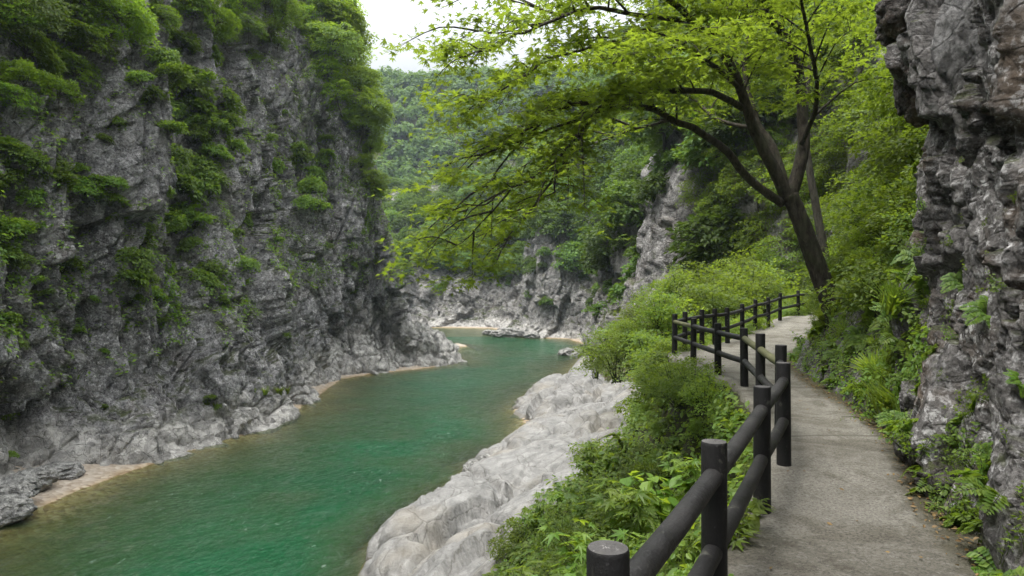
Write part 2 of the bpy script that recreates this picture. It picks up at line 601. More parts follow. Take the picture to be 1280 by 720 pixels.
def path_material():
    m, nt, out = new_mat("weathered_concrete")
    L = nt.links
    v = mapping(nt)
    n1 = noise(nt, v, 0.9, 7, 0.65, 0.4)
    n2 = noise(nt, v, 6, 8, 0.7)
    n3 = noise(nt, v, 52, 5, 0.85)
    n4 = noise(nt, v, 26, 5, 0.75)
    c = ramp(nt, n1, [(0.3, (0.18, 0.167, 0.136)), (0.5, (0.26, 0.243, 0.205)), (0.7, (0.33, 0.312, 0.268))])
    c = mixc(nt, ramp(nt, n2, [(0.3, 0.55), (0.5, 0.0)]), c, (0.14, 0.13, 0.105))
    c = mixc(nt, ramp(nt, n3, [(0.40, 0.8), (0.52, 0.0)]), c, (0.085, 0.078, 0.066))
    c = mixc(nt, ramp(nt, n4, [(0.56, 0.0), (0.68, 0.55)]), c, (0.36, 0.35, 0.325))
    pv = N(nt, "ShaderNodeTexVoronoi", feature='DISTANCE_TO_EDGE')
    pv.inputs["Scale"].default_value = 0.55
    pw = N(nt, "ShaderNodeTexNoise"); pw.inputs["Scale"].default_value = 1.4; pw.inputs["Detail"].default_value = 8
    L.new(v, pw.inputs["Vector"])
    pa = N(nt, "ShaderNodeVectorMath", operation='ADD')
    L.new(v, pa.inputs[0]); L.new(pw.outputs["Color"], pa.inputs[1]); L.new(pa.outputs[0], pv.inputs["Vector"])
    hair = mth(nt, 'MULTIPLY', ramp(nt, pv.outputs["Distance"], [(0.0, 1.0), (0.007, 0.0)]), ramp(nt, noise(nt, v, 0.7, 3), [(0.48, 0.0), (0.6, 0.45)]))
    c = mixc(nt, hair, c, (0.06, 0.055, 0.045))
    stain = ramp(nt, noise(nt, v, 1.7, 6, 0.7, 1.0), [(0.46, 0.0), (0.60, 0.8)])
    c = mixc(nt, stain, c, mixc(nt, 1.0, c, (0.58, 0.56, 0.52), 'MULTIPLY'))
    ed = N(nt, "ShaderNodeAttribute", attribute_name="edge")
    ef = mth(nt, 'ADD', ed.outputs["Fac"], mth(nt, 'MULTIPLY', mth(nt, 'SUBTRACT', n2, 0.5), 0.7))
    dirt = ramp(nt, ef, [(0.62, 0.0), (1.0, 0.9)])
    c = mixc(nt, dirt, c, mixc(nt, n2, (0.028, 0.034, 0.012), (0.10, 0.08, 0.045)))
    jo = N(nt, "ShaderNodeAttribute", attribute_name="joint")
    c = mixc(nt, mth(nt, 'MULTIPLY', ramp(nt, mth(nt, 'ADD', jo.outputs["Fac"], mth(nt, 'MULTIPLY', mth(nt, 'SUBTRACT', n4, 0.5), 0.5)), [(0.5, 0.0), (0.8, 1.0)]), 0.5), c, (0.07, 0.064, 0.05))
    b1 = bump(nt, n2, 0.35, 0.03)
    b2 = bump(nt, n3, 1.0, 0.02, b1)
    b3 = bump(nt, n4, 0.5, 0.012, b2)
    principled(nt, out, c, 0.9, b3, 0.2)
    return m
M_PATH = path_material()

def wood_material(name, a, b, rough=0.55):
    m, nt, out = new_mat(name)
    v = mapping(nt, (1, 1, 1))
    tc = N(nt, "ShaderNodeTexCoord")
    n1 = noise(nt, v, 3.5, 6, 0.65)
    n2 = noise(nt, v, 40, 6, 0.75)
    n3 = noise(nt, mapping(nt, (1, 1, 0.12)), 45, 6, 0.7)
    c = ramp(nt, n1, [(0.35, a), (0.7, b)])
    c = mixc(nt, ramp(nt, n2, [(0.60, 0.0), (0.72, 0.45)]), c, tuple(min(1, x * 4.5 + 0.02) for x in b))
    c = mixc(nt, ramp(nt, noise(nt, v, 9, 6, 0.7, 0.5), [(0.60, 0.0), (0.70, 0.7)]), c, (0.10, 0.098, 0.08))
    r = ramp(nt, n1, [(0.3, rough - 0.1), (0.7, rough + 0.2)])
    principled(nt, out, c, r, bump(nt, n2, 0.6, 0.008, bump(nt, n3, 0.6, 0.008)), 0.22)
    return m
M_POST = wood_material("charcoal_post", (0.007, 0.0068, 0.0068), (0.019, 0.018, 0.0178))
M_RAIL = wood_material("charcoal_rail", (0.010, 0.0095, 0.0095), (0.027, 0.0255, 0.0245))
M_WORN = wood_material("worn_olive_rail", (0.055, 0.055, 0.025), (0.12, 0.12, 0.06), 0.6)
M_POSTTOP = wood_material("weathered_post_top", (0.03, 0.028, 0.027), (0.11, 0.105, 0.10), 0.75)

M_BARK = bark_material("dark_maple_bark", (0.018, 0.015, 0.012), (0.085, 0.072, 0.058))
M_BARK2 = bark_material("grey_bark", (0.03, 0.027, 0.022), (0.10, 0.09, 0.075))
M_STEM = bark_material("green_stem", (0.03, 0.04, 0.012), (0.07, 0.09, 0.03))

LM_MAPLE = leaf_material("maple_leaf", (0.044, 0.090, 0.012), (0.110, 0.155, 0.019), (0.275, 0.37, 0.026), 0.54, 0.3, 0.05)
LM_CLIFF = leaf_material("cliff_leaf", (0.055, 0.112, 0.016), (0.145, 0.215, 0.030), (0.26, 0.40, 0.025), 0.44, 0.3, 0.35)
LM_TOP = leaf_material("bright_top_leaf", (0.07, 0.145, 0.016), (0.15, 0.23, 0.03), (0.34, 0.48, 0.03), 0.5, 0.3, 0.22)  # brighter green leaf of the trees on the left cliff shoulder
LM_HILL = leaf_material("hillside_leaf", (0.054, 0.108, 0.015), (0.122, 0.172, 0.025), (0.25, 0.345, 0.022), 0.46, 0.3, 0.25)
LM_FAR = leaf_material("far_forest_leaf", (0.040, 0.085, 0.018), (0.10, 0.155, 0.030), (0.15, 0.24, 0.02), 0.36, 0.2, 0.4)
LM_BUSH = leaf_material("bush_leaf", (0.058, 0.112, 0.017), (0.140, 0.192, 0.028), (0.30, 0.40, 0.027), 0.46, 0.35, 0.3)
LM_BANK = leaf_material("bank_leaf", (0.052, 0.11, 0.016), (0.135, 0.20, 0.028), (0.26, 0.38, 0.025), 0.42, 0.35, 0.25)
LM_DRY = leaf_material("dry_leaf", (0.09, 0.055, 0.025), (0.22, 0.15, 0.06), (0.2, 0.14, 0.05), 0.2, 0.2, 0.1)

# ------------------------------------------------------------------ river: waterlines and depth
LB = np.array([(-17.6, -20), (-17.5, 0), (-17.4, 15), (-17.2, 22.9), (-17.0, 26), (-16.8, 29), (-15.5, 34.3), (-14.6, 37), (-14.1, 42), (-14.1, 47),
               (-14.9, 60), (-12.8, 64), (-9.4, 67), (-6.0, 71.8), (-7.4, 78), (-13, 86), (-25, 96), (-50, 112), (-90, 120)], float)
RB = np.array([(-3, -20), (-3, -5), (-3, 10), (-3.3, 16), (-4.44, 20.8), (-3.73, 24.1), (-2.44, 27.4), (-1.6, 28.7), (-1.9, 31), (-0.7, 33.5), (0.68, 36.3),
               (0.63, 41.4), (0.1, 45.2), (2.1, 52.5), (5.5, 61), (7.4, 72), (8.6, 82), (10.6, 95), (8.8, 107), (2.3, 110.5), (-4, 135), (-14, 138),
               (-30, 141), (-60, 149), (-90, 152)], float)

def dist_poly(P, L):
    best = np.full(len(P), 1e9)
    for a, b in zip(L[:-1], L[1:]):
        d = b - a
        t = np.clip(((P - a) @ d) / (d @ d), 0, 1)
        q = P - a - t[:, None] * d
        best = np.minimum(best, np.hypot(q[:, 0], q[:, 1]))
    return best

def inside_poly(P, poly):
    r = np.zeros(len(P), bool)
    n = len(poly)
    for i in range(n):
        a, b = poly[i], poly[(i + 1) % n]
        c = ((a[1] > P[:, 1]) != (b[1] > P[:, 1]))
        with np.errstate(divide='ignore', invalid='ignore'):
            x = (b[0] - a[0]) * (P[:, 1] - a[1]) / (b[1] - a[1] + 1e-12) + a[0]
        r ^= c & (P[:, 0] < x)
    return r

RIVER_POLY = np.vstack([LB, RB[::-1]])
def river_depth(P):
    """metres of water, negative on land"""
    dl, dr = dist_poly(P, LB), dist_poly(P, RB)
    ins = inside_poly(P, RIVER_POLY)
    y = P[:, 1]
    P3 = np.column_stack([P * 0.35, np.zeros(len(P))])
    wob = 1 + 0.55 * fbm(P3, 5, 4)
    sl = np.interp(y, [0, 25, 45, 60, 66, 80, 100, 130], [0.23, 0.24, 0.22, 0.28, 0.55, 0.16, 0.09, 0.2])
    sr = np.interp(y, [0, 20, 30, 45, 52, 62, 75, 90, 110, 135], [0.9, 0.9, 0.55, 0.42, 0.30, 0.20, 0.22, 0.5, 0.30, 0.12])
    d = np.minimum(np.minimum(dl * sl * wob, dr * sr * wob), 3.2)
    d = np.where(y > 112, np.minimum(d, 0.25 + 0.35 * (1 + fbm(P3, 9, 3))), d)
    # pale gravel bar beyond the toe of the left cliff
    gb = np.exp(-(((P[:, 0] + 7.4) / 3.2) ** 2 + ((P[:, 1] - 95 - (P[:, 0] + 7.4) * -0.9) / 3.6) ** 2))
    d = d - 1.6 * gb * (dl < 14)
    return np.where(ins, d, -np.minimum(dl, dr) * 0.35)

def build_river():
    xs = np.concatenate([np.arange(-95, -24, 1.2), np.arange(-24, 13, 0.22), np.arange(13, 16, 1.0)])
    ys = np.concatenate([np.arange(-20, 12, 1.0), np.arange(12, 75, 0.22), np.arange(75, 156, 0.6)])
    X, Y = np.meshgrid(xs, ys)
    P = np.column_stack([X.ravel(), Y.ravel()])
    D = river_depth(P)
    F = grid_faces(len(ys), len(xs))
    # water surface
    P3 = np.column_stack([P, np.zeros(len(P))])
    flow = np.column_stack([P[:, 0] * 0.9 + P[:, 1] * 0.35, P[:, 1] * 0.55 - P[:, 0] * 0.2, np.zeros(len(P))])
    z = 0.035 * fbm(flow * 1.4, 3, 4, 2.2, 0.6)
    keep = (D[F] > -0.9).any(1)
    V = np.column_stack([P, z])
    used = np.unique(F[keep])
    mp = np.full(len(V), -1); mp[used] = np.arange(len(used))
    w = link("river_water", mesh_np("river_water", V[used], mp[F[keep]], water_material(), True, {"depth": D[used]}))
    tag(w, kind="structure")
    # bed
    zb = -np.clip(D, -3, 3.2) - 0.03 + 0.05 * fbm(P3 * 2.3, 8, 4)
    zb = np.where(D < 0, np.minimum(-0.01 - D * 0.42, 0.55) + 0.04 * fbm(P3 * 1.7, 6, 3), zb)
    keep = (D[F] > -2.5).any(1)
    V = np.column_stack([P, zb])
    used = np.unique(F[keep])
    mp = np.full(len(V), -1); mp[used] = np.arange(len(used))
    b = link("river_bed", mesh_np("river_bed", V[used], mp[F[keep]], bed_material()))
    tag(b, kind="structure")
    return b

def water_material():
    m, nt, out = new_mat("emerald_river_water")
    L = nt.links
    at = N(nt, "ShaderNodeAttribute", attribute_name="depth")
    v = mapping(nt)
    vf = mapping(nt, (1.0, 0.42, 1), (0, 0, 0.35))
    n_big = noise(nt, v, 0.16, 4, 0.55)
    body = mixc(nt, ramp(nt, n_big, [(0.35, 0.0), (0.65, 1.0)]), (0.0006, 0.040, 0.010), (0.0015, 0.060, 0.019))
    dd = N(nt, "ShaderNodeBsdfDiffuse")
    # transmission length: Beer's law with depth
    ex = mth(nt, 'POWER', 0.20, mth(nt, 'MAXIMUM', at.outputs["Fac"], 0.0))
    shallow = (0.07, 0.085, 0.03)
    bc = mixc(nt, ramp(nt, mth(nt, 'DIVIDE', at.outputs["Fac"], 3.0), [(0.1, 0.0), (0.75, 1.0)]), (0.022, 0.046, 0.012), body)
    L.new(bc, dd.inputs[0])
    tr = N(nt, "ShaderNodeBsdfTransparent")
    tr.inputs[0].default_value = (0.80, 0.86, 0.62, 1)
    mx = N(nt, "ShaderNodeMixShader")
    L.new(ex, mx.inputs[0])
    L.new(dd.outputs[0], mx.inputs[1])
    L.new(tr.outputs[0], mx.inputs[2])
    b1 = bump(nt, noise(nt, vf, 1.3, 5, 0.6, 0.8), 0.8, 0.26)
    b2 = bump(nt, noise(nt, vf, 3.0, 5, 0.66, 1.0), 1.0, 0.17, b1)
    b3 = bump(nt, noise(nt, vf, 13, 4, 0.6, 0.4), 0.8, 0.03, b2)
    # pale flecks: broken ripple crests with their sparkle painted into the colour
    vc = mapping(nt, (1.0, 0.30, 1), (0, 0, 0.5))
    crest_glint = ramp(nt, noise(nt, vc, 7.5, 6, 0.68, 0.9), [(0.615, 0.0), (0.69, 1.0)])
    crest_glint = mth(nt, 'MULTIPLY', crest_glint, ramp(nt, noise(nt, v, 0.33, 4, 0.6), [(0.42, 0.0), (0.62, 0.75)]))
    glint_bsdf = N(nt, "ShaderNodeBsdfDiffuse"); glint_bsdf.inputs[0].default_value = (0.36, 0.42, 0.38, 1)
    mf = N(nt, "ShaderNodeMixShader")
    L.new(crest_glint, mf.inputs[0]); L.new(mx.outputs[0], mf.inputs[1]); L.new(glint_bsdf.outputs[0], mf.inputs[2])
    mx = mf
    gl = N(nt, "ShaderNodeBsdfGlossy")
    gl.inputs["Roughness"].default_value = 0.06
    L.new(b3, gl.inputs["Normal"])
    fr = N(nt, "ShaderNodeFresnel")
    fr.inputs["IOR"].default_value = 1.33
    L.new(b3, fr.inputs["Normal"])
    m2 = N(nt, "ShaderNodeMixShader")
    L.new(fr.outputs[0], m2.inputs[0])
    L.new(mx.outputs[0], m2.inputs[1])
    L.new(gl.outputs[0], m2.inputs[2])
    L.new(m2.outputs[0], out.inputs[0])
    return m

def bed_material():
    m, nt, out = new_mat("river_gravel")
    v = mapping(nt)
    n1 = noise(nt, v, 0.5, 5, 0.6)
    vo = N(nt, "ShaderNodeTexVoronoi")
    vo.inputs["Scale"].default_value = 5.5
    nt.links.new(v, vo.inputs["Vector"])
    peb = N(nt, "ShaderNodeSeparateColor")
    nt.links.new(vo.outputs["Color"], peb.inputs[0])
    c = ramp(nt, peb.outputs[0], [(0.0, (0.15, 0.09, 0.045)), (0.4, (0.26, 0.18, 0.10)), (0.75, (0.34, 0.26, 0.17)), (1.0, (0.40, 0.33, 0.24))])
    c = mixc(nt, ramp(nt, n1, [(0.4, 0.0), (0.65, 0.55)]), c, (0.16, 0.115, 0.05))
    geo = N(nt, "ShaderNodeNewGeometry")
    sp = N(nt, "ShaderNodeSeparateXYZ")
    nt.links.new(geo.outputs["Position"], sp.inputs[0])
    dry = ramp(nt, mth(nt, 'ADD', sp.outputs[2], 0.5), [(0.50, 0.0), (0.58, 1.0)])
    c = mixc(nt, mth(nt, 'MULTIPLY', dry, 0.75), c, mixc(nt, peb.outputs[1], (0.22, 0.18, 0.14), (0.38, 0.34, 0.29)))
    principled(nt, out, c, 0.8, bump(nt, vo.outputs["Distance"], 0.7, 0.06), 0.3)
    return m

build_river()

# ------------------------------------------------------------------ rock sheets
LAST = {}
def rock_sheet(name, levels, ssub, tsub, layers, mat, extra=None, warp=(0.35, 0.8), flip=1, attrs=None, fb=(0.9, 0.16)):
    """levels[t][s] = (x, y, z) control points. layers = (size, amp, tilt, crack, stretch_z, seed)"""
    G = cr_interp(np.array(levels, float), ssub, 1)
    G = cr_interp(G, tsub, 0)
    nt_, ns_ = G.shape[:2]
    Nn = grid_normals(G) * flip
    P = G.reshape(-1, 3)
    n = Nn.reshape(-1, 3)
    wq = np.stack([fbm(P * warp[0], 101 + k, 3) for k in range(3)], 1) * warp[1]
    disp = np.zeros(len(P))
    for size, amp, tilt, crack, stz, seed in layers:
        Q = (P + wq) / size
        Q = Q @ np.array([[0.96, 0.1, 0.12], [-0.10, 0.97, 0.22], [-0.12, -0.22, 0.97]])
        Q[:, 2] /= stz
        disp += amp * facets(Q, seed, tilt, crack)
    disp += fb[1] * fbm(P * fb[0], 55, 5, 2.2, 0.55)
    if extra is not None:
        disp = extra(P, n, disp, G)
    LAST['disp'] = disp
    V = P + n * disp[:, None]
    me = mesh_np(name, V, grid_faces(nt_, ns_), mat, True, attrs)
    o = link(name, me)
    nrm = grid_normals(V.reshape(nt_, ns_, 3)).reshape(-1, 3) * flip
    return o, V, nrm

# ---- left cliff
Lk0 = [(-19.2, -20), (-19.1, 0), (-19.0, 15), (-18.9, 24), (-18.4, 29), (-16.0, 34.7), (-15.2, 38.2), (-14.9, 46), (-15.2, 60), (-12.6, 64.5), (-9.4, 67.3),
       (-6.0, 71.8), (-7.6, 78), (-13, 86), (-25, 96), (-50, 112), (-90, 122)]
Lk2 = [(-20.6, -20), (-20.6, 0), (-20.4, 15.5), (-20.2, 25), (-19.6, 29.7), (-17.8, 35.4), (-16.4, 38.5), (-16, 46.5), (-16.5, 60.5), (-14.1, 65.3), (-11.4, 68),
       (-8.3, 71.6), (-10.5, 77), (-15.5, 84), (-27, 94), (-51, 110), (-90, 120)]
Lk6 = [(-21, -20), (-21, 0), (-20.8, 16), (-20.4, 25.2), (-20.0, 30), (-18.5, 35.8), (-17.8, 39), (-17.6, 47), (-17.3, 60.5), (-15.0, 65.0), (-13.4, 67),
       (-12.0, 69), (-14.2, 74.5), (-18.5, 81), (-29, 92), (-52, 108), (-90, 118)]
Lk20 = [(-22.6, -20), (-22.6, 0), (-22.3, 16), (-21.9, 25.4), (-21.5, 30), (-20, 36.3), (-19.3, 39.5), (-19, 47.5), (-18.6, 59.5), (-16.2, 63.5), (-15.0, 65.3),
        (-14.2, 67.2), (-17, 72.5), (-22, 79), (-31, 89), (-53, 106), (-90, 116)]
Lk35 = [(-24.5, -20), (-24.5, 0), (-24.2, 16.5), (-23.8, 26), (-23.5, 30.5), (-22, 36.8), (-21.5, 40), (-21.2, 48), (-21, 58.3), (-19.6, 61.5), (-19.2, 63.8),
        (-18.9, 66), (-22, 71), (-27, 77), (-35, 86), (-55, 103), (-90, 113)]
Lk46 = [(-28, -20), (-28, 0), (-28, 17), (-27.5, 27), (-27, 31), (-26, 37.5), (-25.5, 41), (-25.4, 48.5), (-25.5, 57.5), (-25, 60.5), (-24.8, 62.5),
        (-24.8, 65), (-27, 70), (-31, 76), (-39, 84), (-58, 100), (-90, 110)]
Lk60 = [(x - 22, y - 1) for x, y in Lk46]
Lkm = [(x + 2.2, y - 0.3) for x, y in Lk0]
zl = [-2.0, -0.05, 2.3, 6.0, 20.0, 35.0, 46.0, 60.0]
left_levels = [[(x, y, z) for x, y in row] for row, z in zip([Lkm, Lk0, Lk2, Lk6, Lk20, Lk35, Lk46, Lk60], zl)]

def left_extra(P, n, d, G):
    low = sstep(0.2, 4.5, P[:, 2])
    d = d * (0.35 + 0.65 * low)
    # vertical ribs and gullies
    q = np.column_stack([P[:, 1] * 0.17 + P[:, 2] * 0.025, P[:, 2] * 0.018, P[:, 0] * 0.02])
    d += low * 1.5 * vnoise(q, 61)
    g1 = np.exp(-(((P[:, 1] - 39.5 - (P[:, 2] - 10) * 0.10) / 2.0) ** 2)) * sstep(4, 9, P[:, 2])
    g2 = np.exp(-(((P[:, 1] - 31.0 - (P[:, 2] - 8) * 0.06) / 1.1) ** 2)) * sstep(4, 8, P[:, 2])
    d -= 2.3 * g1 + 1.2 * g2
    rid = 1 - np.abs(vnoise(np.column_stack([P[:, 1] * 0.42 + P[:, 0] * 0.3 + P[:, 2] * 0.05, P[:, 2] * 0.055, P[:, 0] * 0.1]), 64)) * 2
    d += low * 0.75 * rid
    for sl, sd, sc in ((0.10, 65, 0.55), (-0.35, 66, 0.40), (0.8, 67, 0.28)):
        jn = vnoise(np.column_stack([P[:, 1] * sc + P[:, 0] * sc * 0.6 + P[:, 2] * sl * sc, P[:, 2] * 0.06, np.full(len(P), sd * 1.7)]) + 0.12 * np.column_stack([rid, rid, rid]), sd)
        d -= low * 0.55 * np.exp(-(jn / 0.045) ** 2)
    # overhanging brow high on the corner
    d += 0.9 * np.exp(-(((P[:, 2] - 30.5) / 2.0) ** 2)) * np.exp(-(((P[:, 1] - 57) / 6) ** 2))
    # rounded blocks low down
    F1, F2, H, D = worley(P / np.array([2.2, 2.2, 1.3]), 73)
    d += (1 - low) * 0.5 * (0.55 - F1) - (1 - low) * 0.22 * np.exp(-((F2 - F1) / 0.09) ** 2)
    d += (1 - low) * 1.0 * vnoise(np.column_stack([P[:, 1] * 0.28, P[:, 2] * 0.1, P[:, 0] * 0.05]), 69) + (1 - low) * 0.35
    return np.where(P[:, 2] < -1, d * 0.4, d)

left_o, LV, LN = rock_sheet("left_cliff", left_levels, [6, 8, 70, 64, 70, 60, 100, 170, 80, 52, 46, 46, 40, 24, 14, 8],
                            [8, 34, 50, 150, 110, 40, 10], [(5.5, 1.7, 0.9, 0.10, 3.6, 11), (2.3, 0.85, 1.1, 0.22, 3.4, 12), (0.95, 0.32, 1.2, 0.3, 2.8, 13),
                                                           (0.42, 0.15, 1.2, 0.35, 2.2, 14)], M_LEFT, left_extra, flip=1)
tag(left_o, kind="structure")
LDISP = LAST['disp']

# ---- right side and far walls of the gorge: rows of (x, y, z) with their own heights
Rk = [  # key: list over levels
    # bottom            foot            6 m             12 m            18-20           hillside        hillside        ridge
    [(12, 27, -2), (13, 28, 1), (14.5, 29, 6), (16.5, 30, 12), (19.5, 31.5, 20), (28, 34, 34), (44, 38, 58), (80, 46, 100)],
    [(9, 35, -2), (10.5, 36, 1), (12.8, 37, 6), (14.2, 38, 12), (17, 39.5, 20), (26, 43, 34), (42, 48, 58), (80, 60, 100)],
    [(6.5, 45, -2), (8.8, 46, 0), (9.2, 47, 6), (10.4, 47.6, 12), (12.9, 49, 19), (22, 55, 32), (38, 62, 56), (78, 76, 100)],
    [(5.8, 55, -2), (8.0, 55.5, 0), (9.0, 56, 6), (10.2, 56.8, 12), (12.6, 58.5, 18), (21, 65, 31), (37, 73, 54), (76, 90, 98)],
    [(4.5, 63, -2), (7.0, 63.5, 0), (9.4, 64.5, 6), (10.6, 65.5, 11), (13.2, 68, 16), (22, 74, 29), (37, 82, 52), (76, 104, 96)],
    [(6.0, 79, -2), (8.5, 80, 0), (11.0, 81, 6), (12.6, 82, 9), (16, 84.5, 15), (24, 90, 28), (38, 98, 50), (74, 120, 92)],
    [(8.5, 93, -2), (10.8, 94, 0), (12.6, 95, 6), (14.2, 96.5, 9), (17, 100, 15), (24, 106, 28), (36, 116, 48), (68, 140, 88)],
    [(8.6, 103.5, -2), (9.8, 105.8, 0), (10.4, 107.2, 6), (11.2, 108.6, 9), (13.6, 112, 15), (19, 119, 27), (29, 130, 46), (56, 160, 84)],
    [(4.4, 106.5, -2), (5.6, 108.8, 0), (6.0, 110.2, 6), (6.3, 110.9, 10), (8, 114, 15.5), (13, 123, 27), (21, 136, 44), (42, 170, 78)],
    [(1.4, 108.8, -2), (2.7, 111, 0), (3.4, 112.4, 6), (4.0, 113, 12.5), (5.6, 116, 16), (8, 127, 27), (14, 143, 42), (30, 180, 70)],
    [(-2.0, 120, -2), (0.2, 121, 0), (1.8, 122, 4), (3.0, 123.4, 8), (5.0, 126, 13), (6, 139, 25), (9, 156, 38), (20, 192, 62)],
    [(-5.5, 132, -2), (-4.0, 135.5, 0), (-2.5, 138, 4), (-1.5, 140, 9), (0, 144, 13), (2, 156, 23), (4, 172, 34), (10, 200, 50)],
    [(-14, 135, -2), (-14, 138.5, 0), (-13.5, 141.5, 4), (-13, 143, 9), (-12, 147, 13), (-11, 158, 21), (-10, 172, 30), (-6, 200, 40)],
    [(-30, 138, -2), (-30, 141.5, 0), (-30, 144.5, 4), (-30, 146, 9), (-30, 150, 13), (-30, 161, 20), (-30, 175, 27), (-30, 204, 36)],
    [(-60, 146, -2), (-60, 149.5, 0), (-60, 152.5, 4), (-60, 154, 9), (-60, 158, 13), (-60, 170, 20), (-60, 184, 27), (-60, 214, 36)],
    [(-110, 160, -2), (-110, 163, 0), (-110, 166, 4), (-110, 168, 9), (-110, 172, 13), (-110, 184, 20), (-110, 200, 27), (-110, 230, 36)],
]
right_levels = [[Rk[k][l] for k in range(len(Rk))] for l in range(8)]
def right_extra(P, n, d, G):
    low = sstep(0.1, 2.5, P[:, 2])
    hi = 1 - 0.7 * sstep(17, 26, P[:, 2])
    d = d * (0.4 + 0.6 * low) * hi
    q = np.column_stack([P[:, 0] * 0.2, P[:, 2] * 0.02, P[:, 1] * 0.12])
    d += low * 1.3 * vnoise(q, 62)
    d += sstep(20, 40, P[:, 2]) * 4.0 * fbm(P * 0.035, 66, 3)
    return d
right_o, RV, RN = rock_sheet("right_gorge_wall", right_levels, [26, 36, 40, 40, 40, 32, 44, 34, 34, 40, 40, 40, 34, 20, 8],
                             [8, 44, 40, 40, 30, 22, 14], [(6.0, 1.3, 0.9, 0.12, 1.8, 21), (2.4, 0.7, 1.0, 0.25, 1.6, 22), (0.95, 0.25, 1.1, 0.3, 1.4, 23)],
                             M_FAR, right_extra, flip=-1)
tag(right_o, kind="structure")

# ---- path edges
PL = np.array([(-2.6, -3.4), (-1.6, -1.6), (-0.75, 0.2), (0.15, 1.9), (0.83, 3.2), (1.66, 4.9), (2.25, 6.0), (2.75, 7.3), (3.0, 8.6), (3.4, 10.4), (3.42, 11.8), (3.5, 13.7),
               (3.54, 15.4), (4.0, 16.35), (5.3, 17.3), (6.1, 18.65), (7.2, 20.7), (8.75, 22.8), (10.3, 25), (12.5, 27.5), (15, 30)], float)
PR = np.array([(0.6, -3.4), (1.2, -1.6), (1.75, 0.2), (2.28, 2.0), (2.6, 3.2), (3.03, 4.9), (3.5, 6.0), (4.0, 7.3), (4.3, 8.6), (4.65, 10.4), (5.0, 11.8), (5.55, 13.6),
               (6.2, 14.9), (6.7, 15.7), (7.5, 17.1), (8.4, 18.9), (9.8, 21), (11.3, 23.3), (13.3, 25.8), (15.4, 28), (17.5, 30)], float)
PZ = np.array([6.36, 6.36, 6.37, 6.37, 6.39, 6.40, 6.46, 6.46, 6.49, 6.50, 6.50, 6.50, 6.50, 6.53, 6.62, 6.68, 6.76, 6.95, 7.02, 7.1, 7.2])

def build_path():
    sub = [8] * 2 + [14] * 10 + [10] * 8
    Lc, Rc = cr_interp(PL, sub, 0), cr_interp(PR, sub, 0)
    Zc = cr_interp(PZ[:, None], sub, 0)[:, 0]
    na = 26
    s = np.concatenate([[0], np.cumsum(np.linalg.norm(np.diff((Lc + Rc) / 2, axis=0), axis=1))])
    rows, edge, joint = [], [], []
    # extra rows either side: left face dropping, right tucked under the bank
    a = np.linspace(0, 1, na)
    for i in range(len(Lc)):
        w = Rc[i] - Lc[i]
        row = [(*(Lc[i] + w * 0.04), Zc[i] - 0.75), (*(Lc[i] - w * 0.0), Zc[i] - 0.45), (*(Lc[i] - w * 0.012), Zc[i] - 0.10)]
        edge += [0.8, 0.7, 0.5]
        joint += [0, 0, 0]
        for t in a:
            p = Lc[i] + w * t
            row.append((*p, Zc[i]))
            edge.append(max(sstep(0.62, 1.02, t) * 1.0, 0.62 * sstep(0.12, 0.0, t)))
            joint.append(1.0 if any(abs(s[i] - j) < 0.05 for j in (11.4, 14.6, 18.2, 21.2, 24)) else 0.0)
        row.append((*(Rc[i] + w / np.linalg.norm(w) * 0.25), Zc[i] - 0.02)); edge.append(1.0); joint.append(0)
        rows.append(row)
    G = np.array(rows)
    P = G.reshape(-1, 3)
    k = 0.012 * fbm(P * 2.1, 31, 4) + 0.012 * fbm(P * np.array([0.6, 0.6, 0]), 33, 3)
    P[:, 2] += k
    jit = 0.035 * fbm(P * 3.0, 35, 3)
    lm = np.tile(np.arange(G.shape[1]) < 4, G.shape[0])
    P[lm, 0] += jit[lm] * 1.4
    o = link("concrete_path", mesh_np("concrete_path", P, grid_faces(G.shape[0], G.shape[1])[:, ::-1], M_PATH, True, {"edge": edge, "joint": joint}))
    tag(o, kind="structure")
build_path()

# ---- right bank of the river, from the water up to the path
def xw(y): return np.interp(y, RB[:17, 1], RB[:17, 0])
XPY = np.array([(-2.6, -3.4), (-1.6, -1.6), (-0.75, 0.2), (0.15, 1.9), (0.83, 3.2), (1.66, 4.9), (2.25, 6.0), (2.75, 7.3), (3.0, 8.6), (3.4, 10.4), (3.42, 11.8), (3.5, 13.7),
                (3.54, 15.4), (4.0, 16.35), (5.3, 17.3), (6.1, 18.65), (7.2, 20.7), (8.75, 22.8), (10.3, 25), (12.5, 27.5), (13.6, 30), (13, 37), (11.4, 47), (10.8, 57), (11, 66)])
ZPY = np.concatenate([PZ[:20], [7.0, 6.5, 6.0, 5.5, 5.0]])
def xp(y): return np.interp(y, XPY[:, 1], XPY[:, 0])
def zp(y): return np.interp(y, XPY[:, 1], ZPY)

def bank_z(a, Wd, top, y):
    Ws = Wd * np.interp(y, [0, 10, 15, 20, 25, 32, 45, 60], [0.40, 0.42, 0.52, 0.70, 0.68, 0.60, 0.50, 0.5])
    hs_ = np.interp(y, [0, 20, 33, 45, 60], [2.2, 2.1, 2.7, 2.2, 1.6])
    sh = 0.75 * (1 - np.exp(-np.maximum(a, 0) / 0.5)) + (hs_ - 0.75) * np.clip(a / Ws, 0, 1) ** 1.35
    e = np.clip((a - Ws) / np.maximum(Wd - Ws, 0.1), 0, 1)
    lip = np.interp(y, [0, 5, 16, 22, 40], [1.3, 1.3, 1.0, 0.7, 0.3])
    up = (top - lip - hs_) * e ** 0.85 + lip * sstep(0.86, 1.0, e)
    z = np.where(a < 0, a * 1.1, np.where(a < Ws, sh, hs_ + up))
    return z, e, Ws

